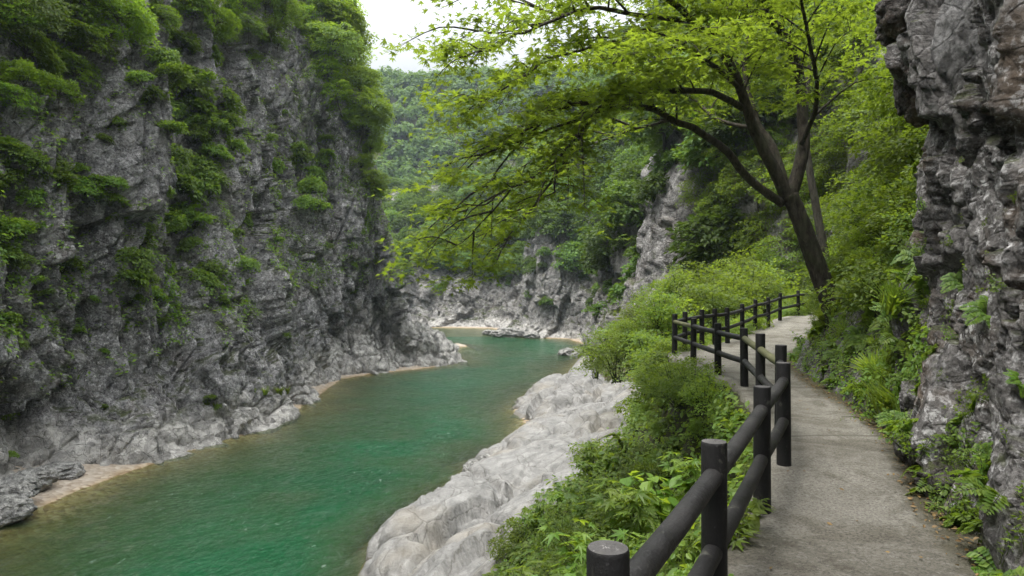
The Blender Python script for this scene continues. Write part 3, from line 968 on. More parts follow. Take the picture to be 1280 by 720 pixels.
def build_bank():
    ys = np.concatenate([np.arange(-3, 3, 0.3), np.arange(3, 18, 0.13), np.arange(18, 48, 0.11), np.arange(48, 66, 0.25)])
    tt = np.concatenate([np.linspace(-0.16, 0.55, 150), np.linspace(0.56, 1.0, 80)])
    Y, T = np.meshgrid(ys, tt, indexing='ij')
    y, t = Y.ravel(), T.ravel()
    x0, x1 = xw(y), xp(y)
    Wd = x1 - x0
    a = t * Wd
    z, e, Ws = bank_z(a, Wd, zp(y) - 0.04, y)
    x = x0 + a
    P = np.column_stack([x, y, z])
    veg = sstep(-0.35, 0.35, (a - Ws) / 1.6)
    G = P.reshape(len(ys), len(tt), 3)
    n = -grid_normals(G).reshape(-1, 3)
    n *= np.sign(n[:, 2:3] + 1e-9)
    rock = 1 - 0.75 * veg
    wq = np.stack([fbm(P * 0.5, 201 + k, 3) for k in range(3)], 1) * 0.7
    Q = (P + wq)
    c, s = math.cos(0.6), math.sin(0.6)
    Q = np.column_stack([Q[:, 0] * c - Q[:, 1] * s, Q[:, 0] * s + Q[:, 1] * c, Q[:, 2]])
    d = 0.0
    F1, F2, H, D = worley(Q / np.array([3.4, 6.0, 3.4]), 211)
    d = d + 1.0 * (0.60 - F1 ** 1.7) - 0.28 * np.exp(-((F2 - F1) / 0.045) ** 2)
    d = d + 0.32 * facets(Q / np.array([1.9, 3.8, 1.9]), 212, 1.1, 0.22, 0.03, 1.0)
    d = d + 0.055 * facets(Q / np.array([0.55, 1.2, 0.55]), 213, 1.2, 0.2, 0.05, 1.0)
    d = d + 0.10 * fbm(P * 0.8, 214, 5)
    d = d * rock * (0.6 + 0.4 * sstep(-0.2, 1.5, a))
    d = d * (1 - sstep(0.93, 1.0, t)) - 0.03 * sstep(0.95, 1, t)
    V = P + n * d[:, None]
    V[:, 2] = np.where(t > 0.88, np.minimum(V[:, 2], zp(y) - 0.03), V[:, 2])
    o = link("right_river_bank", mesh_np("right_river_bank", V, grid_faces(len(ys), len(tt))[:, ::-1], M_SLOPE, True, {"veg": veg}))
    tag(o, kind="structure")
    return o, V, n, veg, t
bank_o, BV, BN, BVEG, BT = build_bank()

# ---- near cliff and hillside to the right of the path
NK = [(0.6, -3.4, 1), (1.75, 0.2, 1), (2.28, 2.0, 1), (2.6, 3.2, 1), (3.03, 4.9, 1), (3.5, 6.0, 1), (4.0, 7.3, 1), (4.3, 8.6, 0), (4.65, 10.4, 0), (5.0, 11.8, 0), (5.55, 13.6, 0),
      (6.2, 14.9, 0), (7.5, 17.1, 0), (8.4, 18.9, 0), (9.8, 21, 0), (11.3, 23.3, 0), (13.3, 25.8, 0), (17.5, 30, 0), (22, 33, 0)]
NZ = [6.15, 6.95, 7.6, 8.4, 9.6, 11.2, 13.0, 17.0, 26.0, 45.0]
OFF_W = [-0.03, 0.27, 0.44, 0.50, 0.54, 0.60, 0.75, 1.6, 6, 22]
OFF_H = [-0.03, 0.55, 0.95, 1.35, 2.1, 3.0, 4.1, 7.0, 13.5, 30]
near_levels = []
for l in range(len(NZ)):
    row = []
    for k, (x, y, w) in enumerate(NK):
        o_ = OFF_W[l] if w else OFF_H[l]
        lift = max(0.0, (np.interp(y, PL[:, 1], PZ) - 6.4)) if l < 3 else 0
        dx, dy = (1.0, 0.0) if y < 9 else (0.86, -0.35) if y < 13 else (0.80, -0.6)
        if y > 13 and l > 5: dy = 0.0
        row.append((x + dx * o_, y + dy * o_ * (0.4 if l > 4 else 1), NZ[l] + lift))
    near_levels.append(row)

def near_extra(P, n, d, G):
    w = sstep(9.2, 8.0, P[:, 1])
    bank = sstep(7.7, 6.9, P[:, 2])
    d = d * (0.45 + 0.55 * w) * (1 - 0.35 * bank)
    d = d * sstep(6.2, 6.6, P[:, 2])
    # dark recess under the projecting block
    d -= 0.55 * np.exp(-(((P[:, 1] - 6.95) / 0.22) ** 2 + ((P[:, 2] - 9.75) / 0.32) ** 2))
    d -= 0.22 * np.exp(-(((P[:, 1] - 7.25) / 0.16) ** 2 + ((P[:, 2] - 8.9) / 0.35) ** 2))
    def block(y0, y1, z0, z1, h, slope=0.0, e=0.025):
        zz = P[:, 2] - slope * (P[:, 1] - (y0 + y1) / 2)
        return h * sstep(y0 - e, y0 + e, P[:, 1]) * sstep(y1 + e, y1 - e, P[:, 1]) * sstep(z0 - e, z0 + e, zz) * sstep(z1 + e, z1 - e, zz)
    d += block(4.6, 5.75, 9.35, 12.0, 0.14, 0.35) + block(5.75, 6.6, 9.55, 10.9, 0.15, 0.2) + block(6.75, 7.6, 9.95, 10.6, 0.12)
    d += block(5.85, 6.7, 8.2, 9.2, 0.12, -0.2) + block(4.4, 5.5, 7.4, 9.0, 0.10, 0.5) + block(5.3, 6.3, 6.6, 7.6, 0.14, 0.1)
    crk = 5.72 + 0.10 * np.sin(P[:, 2] * 2.3)
    d -= 0.20 * np.exp(-(((P[:, 1] - crk) / 0.05) ** 2)) * sstep(7.3, 7.7, P[:, 2]) * sstep(9.8, 9.4, P[:, 2])
    d += sstep(9, 12, P[:, 1]) * 0.35 * fbm(P * 0.5, 67, 3)
    return d
near_o, NV, NN = rock_sheet("near_cliff", near_levels, [6, 8, 16, 60, 70, 90, 60, 30, 26, 26, 24, 24, 20, 20, 20, 20, 16, 10],
                            [36, 34, 36, 52, 60, 60, 40, 20, 8], [(1.5, 0.25, 1.3, 0.05, 2.6, 31), (0.62, 0.18, 1.4, 0.12, 2.2, 32), (0.26, 0.07, 1.4, 0.15, 1.6, 33), (0.11, 0.026, 1.4, 0.2, 1.3, 34)],
                            M_NEAR, near_extra, warp=(0.7, 0.12), flip=-1, fb=(3.0, 0.04))
tag(near_o, kind="structure")

# ---- distant mountain
def build_mountain():
    xs = np.linspace(-420, 420, 150)
    ys = np.linspace(185, 700, 110)
    X, Y = np.meshgrid(xs, ys)
    P = np.column_stack([X.ravel(), Y.ravel(), np.zeros(X.size)])
    ridge = 104 + 14 * fbm(P * 0.008, 81, 4) + 0.10 * np.maximum(P[:, 0] + 40, 0)
    z = 6 + ridge * sstep(185, 375, P[:, 1] + 18 * fbm(P * 0.012, 83, 3)) + 7 * fbm(P * 0.02, 85, 4)
    P[:, 2] = z
    o = link("distant_mountain", mesh_np("distant_mountain", P, grid_faces(len(ys), len(xs)), M_SOIL))
    tag(o, kind="structure")
    return P
MV = build_mountain()

gnd = link("ground", mesh_np("ground", [(-2500, -2500, -6), (2500, -2500, -6), (2500, 2500, -6), (-2500, 2500, -6)], [(0, 1, 2, 3)], M_SOIL))
tag(gnd, kind="structure")

# ------------------------------------------------------------------ haze
def build_haze():
    m, nt, out = new_mat("thin_valley_haze")
    pv = N(nt, "ShaderNodeVolumePrincipled")
    pv.inputs["Color"].default_value = (0.74, 0.87, 1.0, 1)
    pv.inputs["Density"].default_value = HAZE
    pv.inputs["Anisotropy"].default_value = 0.2
    nt.links.new(pv.outputs[0], out.inputs["Volume"])
    x0, x1, y0, y1, z0, z1 = -2600, 2600, -2600, 2600, -7, 190
    V = [(x, y, z) for z in (z0, z1) for y in (y0, y1) for x in (x0, x1)]
    F = [(0, 2, 3, 1), (4, 5, 7, 6), (0, 1, 5, 4), (2, 6, 7, 3), (0, 4, 6, 2), (1, 3, 7, 5)]
    o = link("haze", mesh_np("haze", V, F, m, False))
    tag(o, "thin pale haze filling the valley air", "haze", kind="stuff")
HAZE = 0.00022
build_haze()

# ------------------------------------------------------------------ foliage builders
def leaf_template(kind):
    if kind == 'diamond':
        V = np.array([(0, 0, 0), (0.30, 0.45, 0.06), (0, 1, -0.06), (-0.30, 0.45, 0.06)], float)
        F = np.array([(0, 1, 2), (0, 2, 3)])
    elif kind == 'oval':
        V = np.array([(0, 0, 0), (0.24, 0.28, 0.05), (0.27, 0.58, 0.04), (0, 1, -0.08), (-0.27, 0.58, 0.04), (-0.24, 0.28, 0.05)], float)
        F = np.array([(0, 1, 2), (0, 2, 3), (0, 3, 4), (0, 4, 5)])
    elif kind == 'palmate':
        ang = [-2.1, -1.45, -1.1, -0.75, -0.42, 0, 0.42, 0.75, 1.1, 1.45, 2.1]
        rad = [0.16, 0.62, 0.32, 0.86, 0.36, 1.0, 0.36, 0.86, 0.32, 0.62, 0.16]
        V = [(0, 0.0, 0)]
        for a_, r_ in zip(ang, rad):
            V.append((math.sin(a_) * r_, math.cos(a_) * r_, -0.10 * r_ * r_ + (0.05 if r_ < 0.4 else 0)))
        V = np.array(V)
        F = np.array([(0, i, i + 1) for i in range(1, 11)])
    elif kind == 'broad':
        V = np.array([(0, 0, 0), (0.36, 0.12, 0.07), (0.46, 0.42, 0.05), (0.26, 0.75, 0.0), (0, 1.0, -0.1), (-0.26, 0.75, 0.0), (-0.46, 0.42, 0.05), (-0.36, 0.12, 0.07)], float)
        F = np.array([(0, 1, 2), (0, 2, 3), (0, 3, 4), (0, 4, 5), (0, 5, 6), (0, 6, 7)])
    elif kind == 'blade':
        V = np.array([(-0.035, 0, 0), (0.035, 0, 0), (0.03, 0.5, 0.10), (-0.03, 0.5, 0.10), (0, 1.0, -0.12)], float)
        F = np.array([(0, 1, 2), (0, 2, 3), (3, 2, 4)])
    elif kind == 'clump':
        V = np.array([(0, 0, 0), (0.55, 0.25, 0.1), (0.35, 0.85, -0.1), (-0.2, 1.05, -0.05), (-0.6, 0.5, 0.12)], float)
        F = np.array([(0, 1, 2), (0, 2, 3), (0, 3, 4)])
    return V, F

def leaves(pos, nrm, axis, size, kind):
    """vectorised leaves: local y = axis, local z = nrm"""
    T, F = leaf_template(kind)
    n = nrm / (np.linalg.norm(nrm, axis=1, keepdims=True) + 1e-9)
    a = axis - n * (axis * n).sum(1, keepdims=True)
    a /= np.linalg.norm(a, axis=1, keepdims=True) + 1e-9
    b = np.cross(a, n)
    s = np.asarray(size).reshape(-1, 1, 1)
    V = pos[:, None, :] + s * (T[None, :, 0:1] * b[:, None, :] + T[None, :, 1:2] * a[:, None, :] + T[None, :, 2:3] * n[:, None, :])
    k = len(T)
    FF = F[None] + (np.arange(len(pos)) * k)[:, None, None]
    return V.reshape(-1, 3), FF.reshape(-1, 3)

def spray_crown(r, R, zc, H, n_spray, per, leaf, kind, spray_r, tilt=0.35, inner=0.5, low=-0.5):
    """leaf sprays through an uneven ellipsoid; returns verts, faces, spray centres"""
    d = r.normal(size=(n_spray * 3, 3))
    d /= np.linalg.norm(d, axis=1, keepdims=True)
    d = d[d[:, 2] > low][:n_spray]
    lob = 1 + 0.38 * fbm(d * 1.7 + r.uniform(0, 50), int(r.integers(1000)), 2)
    rad = (inner + (1 - inner) * r.random(len(d)) ** 0.6) * lob
    c = d * rad[:, None] * np.array([R, R, H])
    c[:, 2] += zc
    sn = d * tilt + np.array([0, 0, 1.0]) + r.normal(size=d.shape) * 0.22
    sn /= np.linalg.norm(sn, axis=1, keepdims=True)
    idx = np.repeat(np.arange(len(d)), per)
    m = len(idx)
    n0 = sn[idx]
    u = np.cross(n0, np.array([0.3, 0.9, 0.1])); u /= np.linalg.norm(u, axis=1, keepdims=True)
    w = np.cross(n0, u)
    ang = r.uniform(0, 2 * np.pi, m)
    rr = spray_r * np.sqrt(r.random(m)) * r.uniform(0.7, 1.25, len(d))[idx]
    out = (np.cos(ang) * rr)[:, None] * u + (np.sin(ang) * rr)[:, None] * w
    pos = c[idx] + out + n0 * (r.normal(size=m) * spray_r * 0.10 - 0.35 * rr ** 2 / spray_r)[:, None]
    nn = n0 + r.normal(size=(m, 3)) * 0.42
    ax = out / (spray_r + 1e-9) + d[idx] * 0.5 + r.normal(size=(m, 3)) * 0.45 + np.array([0, 0, -0.35])
    sz = leaf * r.uniform(0.65, 1.25, m)
    V, F = leaves(pos, nn, ax, sz, kind)
    return V, F, c

def branches_to(r, base, c, trunk_r, nmax=22, seg=5):
    parts = []
    sel = r.permutation(len(c))[:nmax]
    for i in sel:
        e = c[i]
        m = base + (e - base) * 0.5 + np.array([0, 0, 0.12 * np.linalg.norm(e - base)]) + r.normal(size=3) * 0.05 * np.linalg.norm(e - base)
        parts.append(tube(spline([base, m, e], 6), np.linspace(trunk_r * 0.45, trunk_r * 0.08, 7), seg, cap=False))
    return parts

def make_tree(name, seed, R, H, zc, n_spray, per, leaf, kind, spray_r, lmat, bmat, trunk_r=0.16, low=-0.45, inner=0.45, tilt=0.35):
    r = np.random.default_rng(seed)
    root = empty(name, (0, 0, 0))
    V, F, c = spray_crown(r, R, zc, H, n_spray, per, leaf, kind, spray_r, tilt, inner, low)
    link("crown", mesh_np("crown", V, F, lmat, False), root)
    lean = r.normal(size=2) * 0.15 * zc
    tp = spline([(0, 0, -0.8), (lean[0] * 0.3, lean[1] * 0.3, zc * 0.45), (lean[0] * 0.6, lean[1] * 0.6, zc)], 8)
    parts = [tube(tp, np.linspace(trunk_r, trunk_r * 0.5, len(tp)), 7, 0.08, seed, cap=False)]
    parts += branches_to(r, tp[len(tp) // 2 + 1], c, trunk_r, 16)
    V, F = join(parts)
    link("trunk", mesh_np("trunk", V, F, bmat), root)
    return root

def make_shrub(name, seed, R, H, n_spray, per, leaf, kind, spray_r, lmat, smat=None, tilt=0.5, low=-0.25, zc=None, inner=0.35):
    r = np.random.default_rng(seed)
    root = empty(name, (0, 0, 0))
    zc = H * 0.35 if zc is None else zc
    V, F, c = spray_crown(r, R, zc, H, n_spray, per, leaf, kind, spray_r, tilt, inner, low)
    link("foliage", mesh_np("foliage", V, F, lmat, False), root)
    parts = []
    for i in r.permutation(len(c))[:14]:
        e = c[i]
        b = np.array([*(r.normal(size=2) * 0.08 * R), -0.15 * R])
        m = (b + e) * 0.5 + np.array([0, 0, 0.15 * R])
        parts.append(tube(spline([b, m, e], 5), np.linspace(0.022 * R, 0.006 * R, len(spline([b, m, e], 5))), 4, cap=False))
    V, F = join(parts)
    link("stem", mesh_np("stem", V, F, smat or M_STEM), root)
    return root

def make_fern(name, seed, n_fr, length, lmat):
    r = np.random.default_rng(seed)
    root = empty(name, (0, 0, 0))
    pos, nn, ax, sz, stems = [], [], [], [], []
    for k in range(n_fr):
        a = k / n_fr * 2 * np.pi + r.uniform(-0.3, 0.3)
        L = length * r.uniform(0.7, 1.15)
        o = np.array([math.cos(a), math.sin(a), 0])
        up = r.uniform(0.45, 0.9)
        pts = spline([(0, 0, 0), o * L * 0.45 + np.array([0, 0, L * up * 0.6]), o * L + np.array([0, 0, L * up * 0.25])], 16)
        stems.append(tube(pts, np.linspace(0.006, 0.0015, len(pts)) * length / 0.5, 4, cap=False))
        side = np.cross(o, [0, 0, 1])
        T = np.gradient(pts, axis=0)
        for i in range(2, len(pts)):
            f = i / len(pts)
            for sg in (-1, 1):
                pos.append(pts[i]); sz.append(L * 0.30 * math.sin(math.pi * min(0.97, 0.2 + f * 0.8)) + 0.01)
                t_ = T[i] / np.linalg.norm(T[i])
                nn.append(np.cross(t_, side * 1.0) * -1 + r.normal(size=3) * 0.12 + np.array([0, 0, 0.4]))
                ax.append(side * sg + t_ * 0.45)
    V, F = leaves(np.array(pos), np.array(nn), np.array(ax), np.array(sz), 'diamond')
    link("frond", mesh_np("frond", V, F, lmat, False), root)
    V, F = join(stems)
    link("stem", mesh_np("stem", V, F, M_STEM), root)
    return root

def make_leafy(name, seed, n_st, height, leaf, kind, lmat, per=9):
    """upright stems carrying broad leaves"""
    r = np.random.default_rng(seed)
    root = empty(name, (0, 0, 0))
    pos, nn, ax, sz, stems = [], [], [], [], []
    for k in range(n_st):
        a = r.uniform(0, 2 * np.pi)
        h = height * r.uniform(0.5, 1.1)
        o = np.array([math.cos(a), math.sin(a), 0])
        b = o * r.uniform(0, 0.25) * height
        pts = spline([b, b + o * h * 0.2 + np.array([0, 0, h * 0.55]), b + o * h * 0.55 + np.array([0, 0, h * 0.9])], 10)
        stems.append(tube(pts, np.linspace(0.007, 0.002, len(pts)) * max(1, height), 4, cap=False))
        for i in range(per):
            f = 0.25 + 0.75 * (i + r.random()) / per
            p = pts[min(len(pts) - 1, int(f * (len(pts) - 1)))]
            b2 = r.uniform(0, 2 * np.pi)
            dv = np.array([math.cos(b2), math.sin(b2), 0.15])
            st = p + dv * leaf * r.uniform(0.3, 0.9)
            pos.append(st); nn.append(np.array([0, 0, 1.0]) + dv * 0.35 + r.normal(size=3) * 0.25); ax.append(dv + np.array([0, 0, -0.35])); sz.append(leaf * r.uniform(0.6, 1.25))
    V, F = leaves(np.array(pos), np.array(nn), np.array(ax), np.array(sz), kind)
    link("foliage", mesh_np("foliage", V, F, lmat, False), root)
    V, F = join(stems)
    link("stem", mesh_np("stem", V, F, M_STEM), root)
    return root

def make_tuft(name, seed, n, L, lmat):
    r = np.random.default_rng(seed)
    a = r.uniform(0, 2 * np.pi, n)
    o = np.column_stack([np.cos(a), np.sin(a), np.zeros(n)])
    pos = o * r.uniform(0, 0.3, n)[:, None] * L
    ax = o * r.uniform(0.1, 0.9, n)[:, None] + np.array([0, 0, 1.0])
    nn = -o * 0.8 + np.array([0, 0, 0.35]) + r.normal(size=(n, 3)) * 0.1
    V, F = leaves(pos, nn, ax, L * r.uniform(0.5, 1.2, n), 'blade')
    root = link(name, mesh_np(name, V, F, lmat, False))
    return root

class Protos:
    """first placement moves the prototype itself, later ones copy it"""
    def __init__(self, roots):
        self.roots = roots
        self.used = [False] * len(roots)
        self.r = np.random.default_rng(len(roots) * 31 + 5)
    def place(self, loc, scale, label, cat, group, tilt=(0, 0), which=None, sz=None):
        i = int(self.r.integers(len(self.roots))) if which is None else which
        if not self.used[i]:
            o = self.roots[i]; self.used[i] = True
        else:
            o = copy_tree(self.roots[i])
        o.location = tuple(loc)
        o.scale = (scale, scale, scale * (sz or 1))
        o.rotation_euler = (tilt[0], tilt[1], self.r.uniform(0, 6.28))
        tag(o, label, cat, group)
        return o
    def finish(self):
        for i, u in enumerate(self.used):
            if not u:
                for ch in list(self.roots[i].children):
                    bpy.data.objects.remove(ch)
                bpy.data.objects.remove(self.roots[i])

def project(V):
    return np.column_stack([640 + V[:, 0] / np.maximum(V[:, 1], 0.1) * FPX, 360 - (V[:, 2] - CZ) / np.maximum(V[:, 1], 0.1) * FPX])

LPX = project(LV)
def hit(V, PX, u, v, tol=9):
    m = (np.abs(PX[:, 0] - u) < tol) & (np.abs(PX[:, 1] - v) < tol) & (V[:, 1] > 1)
    ids = np.nonzero(m)[0]
    if len(ids) == 0:
        return None
    d = V[ids, 1]
    near = ids[d < d.min() + 1.5]
    return near[np.argmin(np.hypot(PX[near, 0] - u, PX[near, 1] - v))]

# ------------------------------------------------------------------ left cliff vegetation
shr = [make_shrub("cliff_shrub", 300 + k, 1.0, 0.72, 38, 34, 0.20, 'diamond', 0.36, LM_CLIFF, tilt=0.7) for k in range(4)]
SHR = Protos(shr)
ctree = [make_tree("cliff_tree", 320 + k, 2.3, 1.7, 1.6, 95, 40, 0.24, 'diamond', 0.6, LM_CLIFF, M_BARK2, 0.09, low=-0.6) for k in range(3)]
CT = Protos(ctree)
ttree = [make_tree("gorge_top_tree", 340 + k, 3.0, 2.6, 3.2, 150, 42, 0.27, 'diamond', 0.75, LM_TOP, M_BARK2, 0.14, low=-0.7) for k in range(3)]
TT = Protos(ttree)

TOP_LEFT = [(40, 30, 90), (92, 18, 90), (140, 15, 80), (60, 78, 70), (92, 92, 60), (30, 105, 60), (16, 60, 80), (112, 55, 70), (70, 45, 80), (130, 45, 60), (8, 20, 80), (160, 25, 60),
            (20, 130, 50), (75, 120, 50), (10, 95, 70), (50, 10, 80), (110, 5, 80)]
MID_LEFT = [(20, 200, 60), (42, 210, 55), (62, 216, 50), (14, 230, 60), (70, 236, 45), (110, 240, 50), (132, 252, 46), (142, 232, 36), (14, 300, 60), (8, 318, 50), (32, 290, 40),
            (120, 228, 30), (100, 214, 30), (146, 272, 32), (45, 252, 40), (5, 190, 45), (25, 330, 36)]
GULLY = [(232, 118, 60), (252, 108, 55), (272, 132, 60), (240, 150, 56), (214, 100, 46), (262, 165, 56), (224, 200, 50), (246, 216, 62), (262, 228, 50), (230, 240, 56), (252, 238, 50),
         (230, 270, 44), (242, 286, 46), (214, 280, 40), (200, 286, 36), (170, 312, 44), (164, 332, 50), (160, 352, 44), (176, 346, 40), (262, 340, 40), (246, 352, 44), (292, 340, 44),
         (310, 334, 32), (165, 382, 40), (186, 372, 36), (176, 402, 30), (200, 80, 44), (225, 60, 50), (285, 150, 40), (290, 185, 36), (240, 180, 50), (215, 165, 36), (190, 125, 40),
         (176, 104, 34), (270, 200, 40), (238, 310, 34), (180, 290, 30), (205, 240, 34)]
HIGH = [(262, 20, 60), (290, 26, 60), (312, 40, 50), (282, 46, 46), (332, 34, 50), (350, 14, 60), (302, 10, 60), (240, 20, 60), (205, 20, 46), (195, 8, 40), (372, 20, 56), (330, 8, 60), (255, 5, 60),
        (320, 70, 30), (300, 95, 26), (345, 55, 30), (385, 8, 50)]
RIGHT = [(380, 200, 34), (390, 222, 36), (384, 242, 40), (374, 190, 28), (396, 266, 34), (382, 258, 36), (398, 240, 26), (410, 195, 24), (340, 175, 20), (345, 245, 16)]
SHOULDER = [(420, 60, 70), (440, 100, 60), (452, 132, 60), (468, 90, 56), (458, 62, 60), (474, 150, 44), (464, 180, 40), (470, 215, 36), (430, 40, 70), (410, 20, 70), (448, 160, 50), (424, 118, 50),
            (470, 115, 56), (400, 40, 60), (412, 90, 50), (440, 75, 60), (405, 0, 70), (470, 235, 30), (456, 200, 36), (435, 140, 40), (418, 145, 34)]
LOW = [(132, 180, 24), (150, 160, 26), (45, 352, 22), (100, 416, 18), (130, 440, 16), (10, 402, 30), (8, 520, 30), (10, 572, 22), (262, 500, 22), (272, 510, 14), (20, 430, 24), (60, 365, 22), (130, 510, 12),
       (120, 375, 16), (300, 355, 24), (330, 320, 18), (350, 300, 16), (280, 375, 16), (205, 400, 18), (360, 420, 12), (150, 470, 12), (440, 330, 14), (455, 290, 14), (300, 290, 20), (420, 300, 14)]

def cliff_plant(u, v, wpx, protos, rbase, label, cat, group, lift=0.0, shift=0.0):
    i = hit(LV, LPX, u, v)
    if i is None:
        return None
    p = LV[i].copy()
    n = LN[i] if LN[i, 0] > -0.2 else -LN[i]
    R = wpx / 2 / FPX * p[1]
    p += n * R * 0.25
    p[2] += lift * R
    return protos.place(p, R / rbase * 0.82, label, cat, group, (rng.uniform(-0.2, 0.2), rng.uniform(0.15, 0.45)), sz=rng.uniform(0.75, 1.1))

for u, v, w in TOP_LEFT:
    cliff_plant(u, v, w * 1.15, CT, 2.3, "dark leafy tree in the dense mass over the top left of the left cliff", "tree", "trees over the top left of the cliff", -0.5)
for u, v, w in MID_LEFT:
    cliff_plant(u, v, w, SHR, 1.0, "green shrub rooted halfway up the left cliff beside the frame edge", "shrub", "shrubs halfway up the left cliff")
for u, v, w in GULLY:
    cliff_plant(u, v, w * 1.05, SHR, 1.0, "green shrub growing in the deep vertical gully of the left cliff", "shrub", "shrubs in the gully of the left cliff")
for u, v, w in HIGH:
    cliff_plant(u, v, w, CT, 2.3, "dark tree hanging from the high brow of the left cliff", "tree", "trees on the high brow of the left cliff", -0.5)
for u, v, w in RIGHT:
    cliff_plant(u, v, w, SHR, 1.0, "green shrub on the bare pale face near the right edge of the left cliff", "shrub", "shrubs on the bare pale face of the left cliff")
for u, v, w in SHOULDER:
    cliff_plant(u, v, w * 1.15, TT, 3.0, "bright green tree on the shoulder of the left cliff against the sky", "tree", "bright trees on the shoulder of the left cliff", -0.75)
for u, v, w in LOW:
    cliff_plant(u, v, w, SHR, 1.0, "small shrub alone in a crack low on the left cliff", "shrub", "small lone shrubs low on the left cliff")

def crack_shrubs():
    r = np.random.default_rng(52)
    ok = (LV[:, 2] > 7) & (LV[:, 2] < 40) & (LV[:, 1] > 20) & (LV[:, 1] < 68) & (LDISP < -0.9) & (LN[:, 2] > -0.1) & (LPX[:, 0] > 0) & (LPX[:, 0] < 480)
    ids = r.permutation(np.nonzero(ok)[0])
    taken, n = [], 0
    for i in ids:
        p = LV[i]
        if any((p[0] - q[0]) ** 2 + (p[1] - q[1]) ** 2 + ((p[2] - q[2]) * 0.7) ** 2 < 1.5 for q in taken): continue
        taken.append(p)
        R = r.uniform(0.35, 0.95)
        SHR.place(p + LN[i] * 0.3 * R, R, "small green shrub rooted in a vertical crack of the left cliff", "shrub", "shrubs in the vertical cracks of the left cliff", (r.uniform(-.2, .2), r.uniform(0.2, 0.5)), sz=r.uniform(0.9, 1.4))
        n += 1
        if n >= 120: break
    print("crack shrubs", n)
crack_shrubs()

# grass and creepers on ledges of the left cliff: one mass
def ledge_growth():
    r = np.random.default_rng(77)
    nz = LN[:, 2] + 0.5 * fbm(LV * 0.35, 91, 3)
    ok = (nz > 0.42) & (LV[:, 2] > np.interp(LV[:, 1], [30, 55], [3.4, 8])) & (LV[:, 2] < 48) & (LV[:, 1] > 18) & (LV[:, 1] < 80)
    ids = np.nonzero(ok)[0]
    ids = r.choice(ids, min(26000, len(ids)), replace=False)
    k = 3
    idx = np.repeat(ids, k)
    m = len(idx)
    pos = LV[idx] + r.normal(size=(m, 3)) * 0.12 + LN[idx] * 0.05
    nn = np.array([0, 0, 1.0]) + LN[idx] * 0.8 + r.normal(size=(m, 3)) * 0.4
    ax = LN[idx] + r.normal(size=(m, 3)) * 0.6 + np.array([0, 0, -0.3])
    V, F = leaves(pos, nn, ax, r.uniform(0.12, 0.27, m), 'diamond')
    o = link("ledge_grass", mesh_np("ledge_grass", V, F, LM_CLIFF, False))
    tag(o, "low green growth spread over the ledges of the left cliff", "grass", kind="stuff")
ledge_growth()

tufts = Protos([make_tuft("grass_tuft", 400 + k, 110, 0.9, LM_BUSH) for k in range(2)])
for u, v, w in [(330, 492, 30), (348, 493, 34), (365, 492, 26), (318, 490, 18), (258, 505, 30), (270, 506, 24), (8, 575, 26)]:
    i = hit(LV, LPX, u, v)
    if i is not None:
        tufts.place(LV[i] + np.array([0, 0, -0.05]), w / FPX * LV[i, 1] * 0.42, "bright grass tuft at the foot of the left cliff by the gravel", "grass", "grass tufts at the foot of the left cliff")

# ------------------------------------------------------------------ far forest on the gorge sides
ftree = [make_tree("forest_tree", 360 + k, 3.0, 2.7, 2.6, 120, 26, 0.44, 'diamond', 0.8, LM_FAR, M_BARK2, 0.16, low=-0.5) for k in range(4)]
FT = Protos(ftree)
def plant_forest():
    r = np.random.default_rng(15)
    px = project(RV)
    def rect(u0, u1, v0, v1): return (px[:, 0] > u0) & (px[:, 0] < u1) & (px[:, 1] > v0) & (px[:, 1] < v1)
    face = (rect(800, 880, 205, 330) | rect(770, 850, 285, 420)) & (RV[:, 1] < 75) | (rect(655, 712, 300, 430) | rect(700, 780, 345, 430)) & (RV[:, 1] > 88)
    ok = (RV[:, 2] > np.interp(RV[:, 1], [60, 90, 120], [9, 10, 10])) & (RV[:, 1] > 40) & ~face & (px[:, 0] > 430) & (px[:, 0] < 1010) & (px[:, 1] > -60)
    # leave the bare pillars and faces showing
    bare = (RN[:, 2] < 0.12)
    ids = np.nonzero(ok & ~bare)[0]
    ids = r.permutation(ids)
    taken = []
    n = 0
    for i in ids:
        p = RV[i]
        R = (2.6 if p[1] < 90 else 3.2) * r.uniform(0.8, 1.3)
        if any((p[0] - q[0]) ** 2 + (p[1] - q[1]) ** 2 + (p[2] - q[2]) ** 2 < (0.62 * (R + q[3])) ** 2 for q in taken):
            continue
        taken.append((*p, R))
        z = "on the wooded slope above the far rock wall at the river bend" if p[1] > 118 else "on the steep wooded slope above the right gorge rock"
        FT.place(p + np.array([0, 0, -0.35 * R]), R / 3.0, "green broadleaf tree " + z, "tree", "trees " + z)
        n += 1
        if n >= 295: break
    print("forest trees", n)
plant_forest()

def far_shrubs():
    P = Protos([make_shrub("gorge_shrub", 380 + k, 1.0, 0.8, 34, 28, 0.26, 'diamond', 0.4, LM_FAR, tilt=0.6) for k in range(3)])
    r = np.random.default_rng(16)
    px = project(RV)
    ids = r.permutation(np.nonzero((RV[:, 2] > 5.0) & (RV[:, 2] < 24) & (RV[:, 1] > 40) & (px[:, 0] > 480) & (px[:, 0] < 900) & (RN[:, 2] > 0.34))[0])
    taken, n = [], 0
    for i in ids:
        p = RV[i]
        if any((p[0] - q[0]) ** 2 + (p[1] - q[1]) ** 2 + (p[2] - q[2]) ** 2 < 4.5 for q in taken):
            continue
        taken.append(p)
        P.place(p + RN[i] * 0.2, r.uniform(0.8, 1.7), "green shrub on a rock ledge across the right gorge wall", "shrub", "shrubs on the right gorge wall")
        n += 1
        if n > 70: break
far_shrubs()

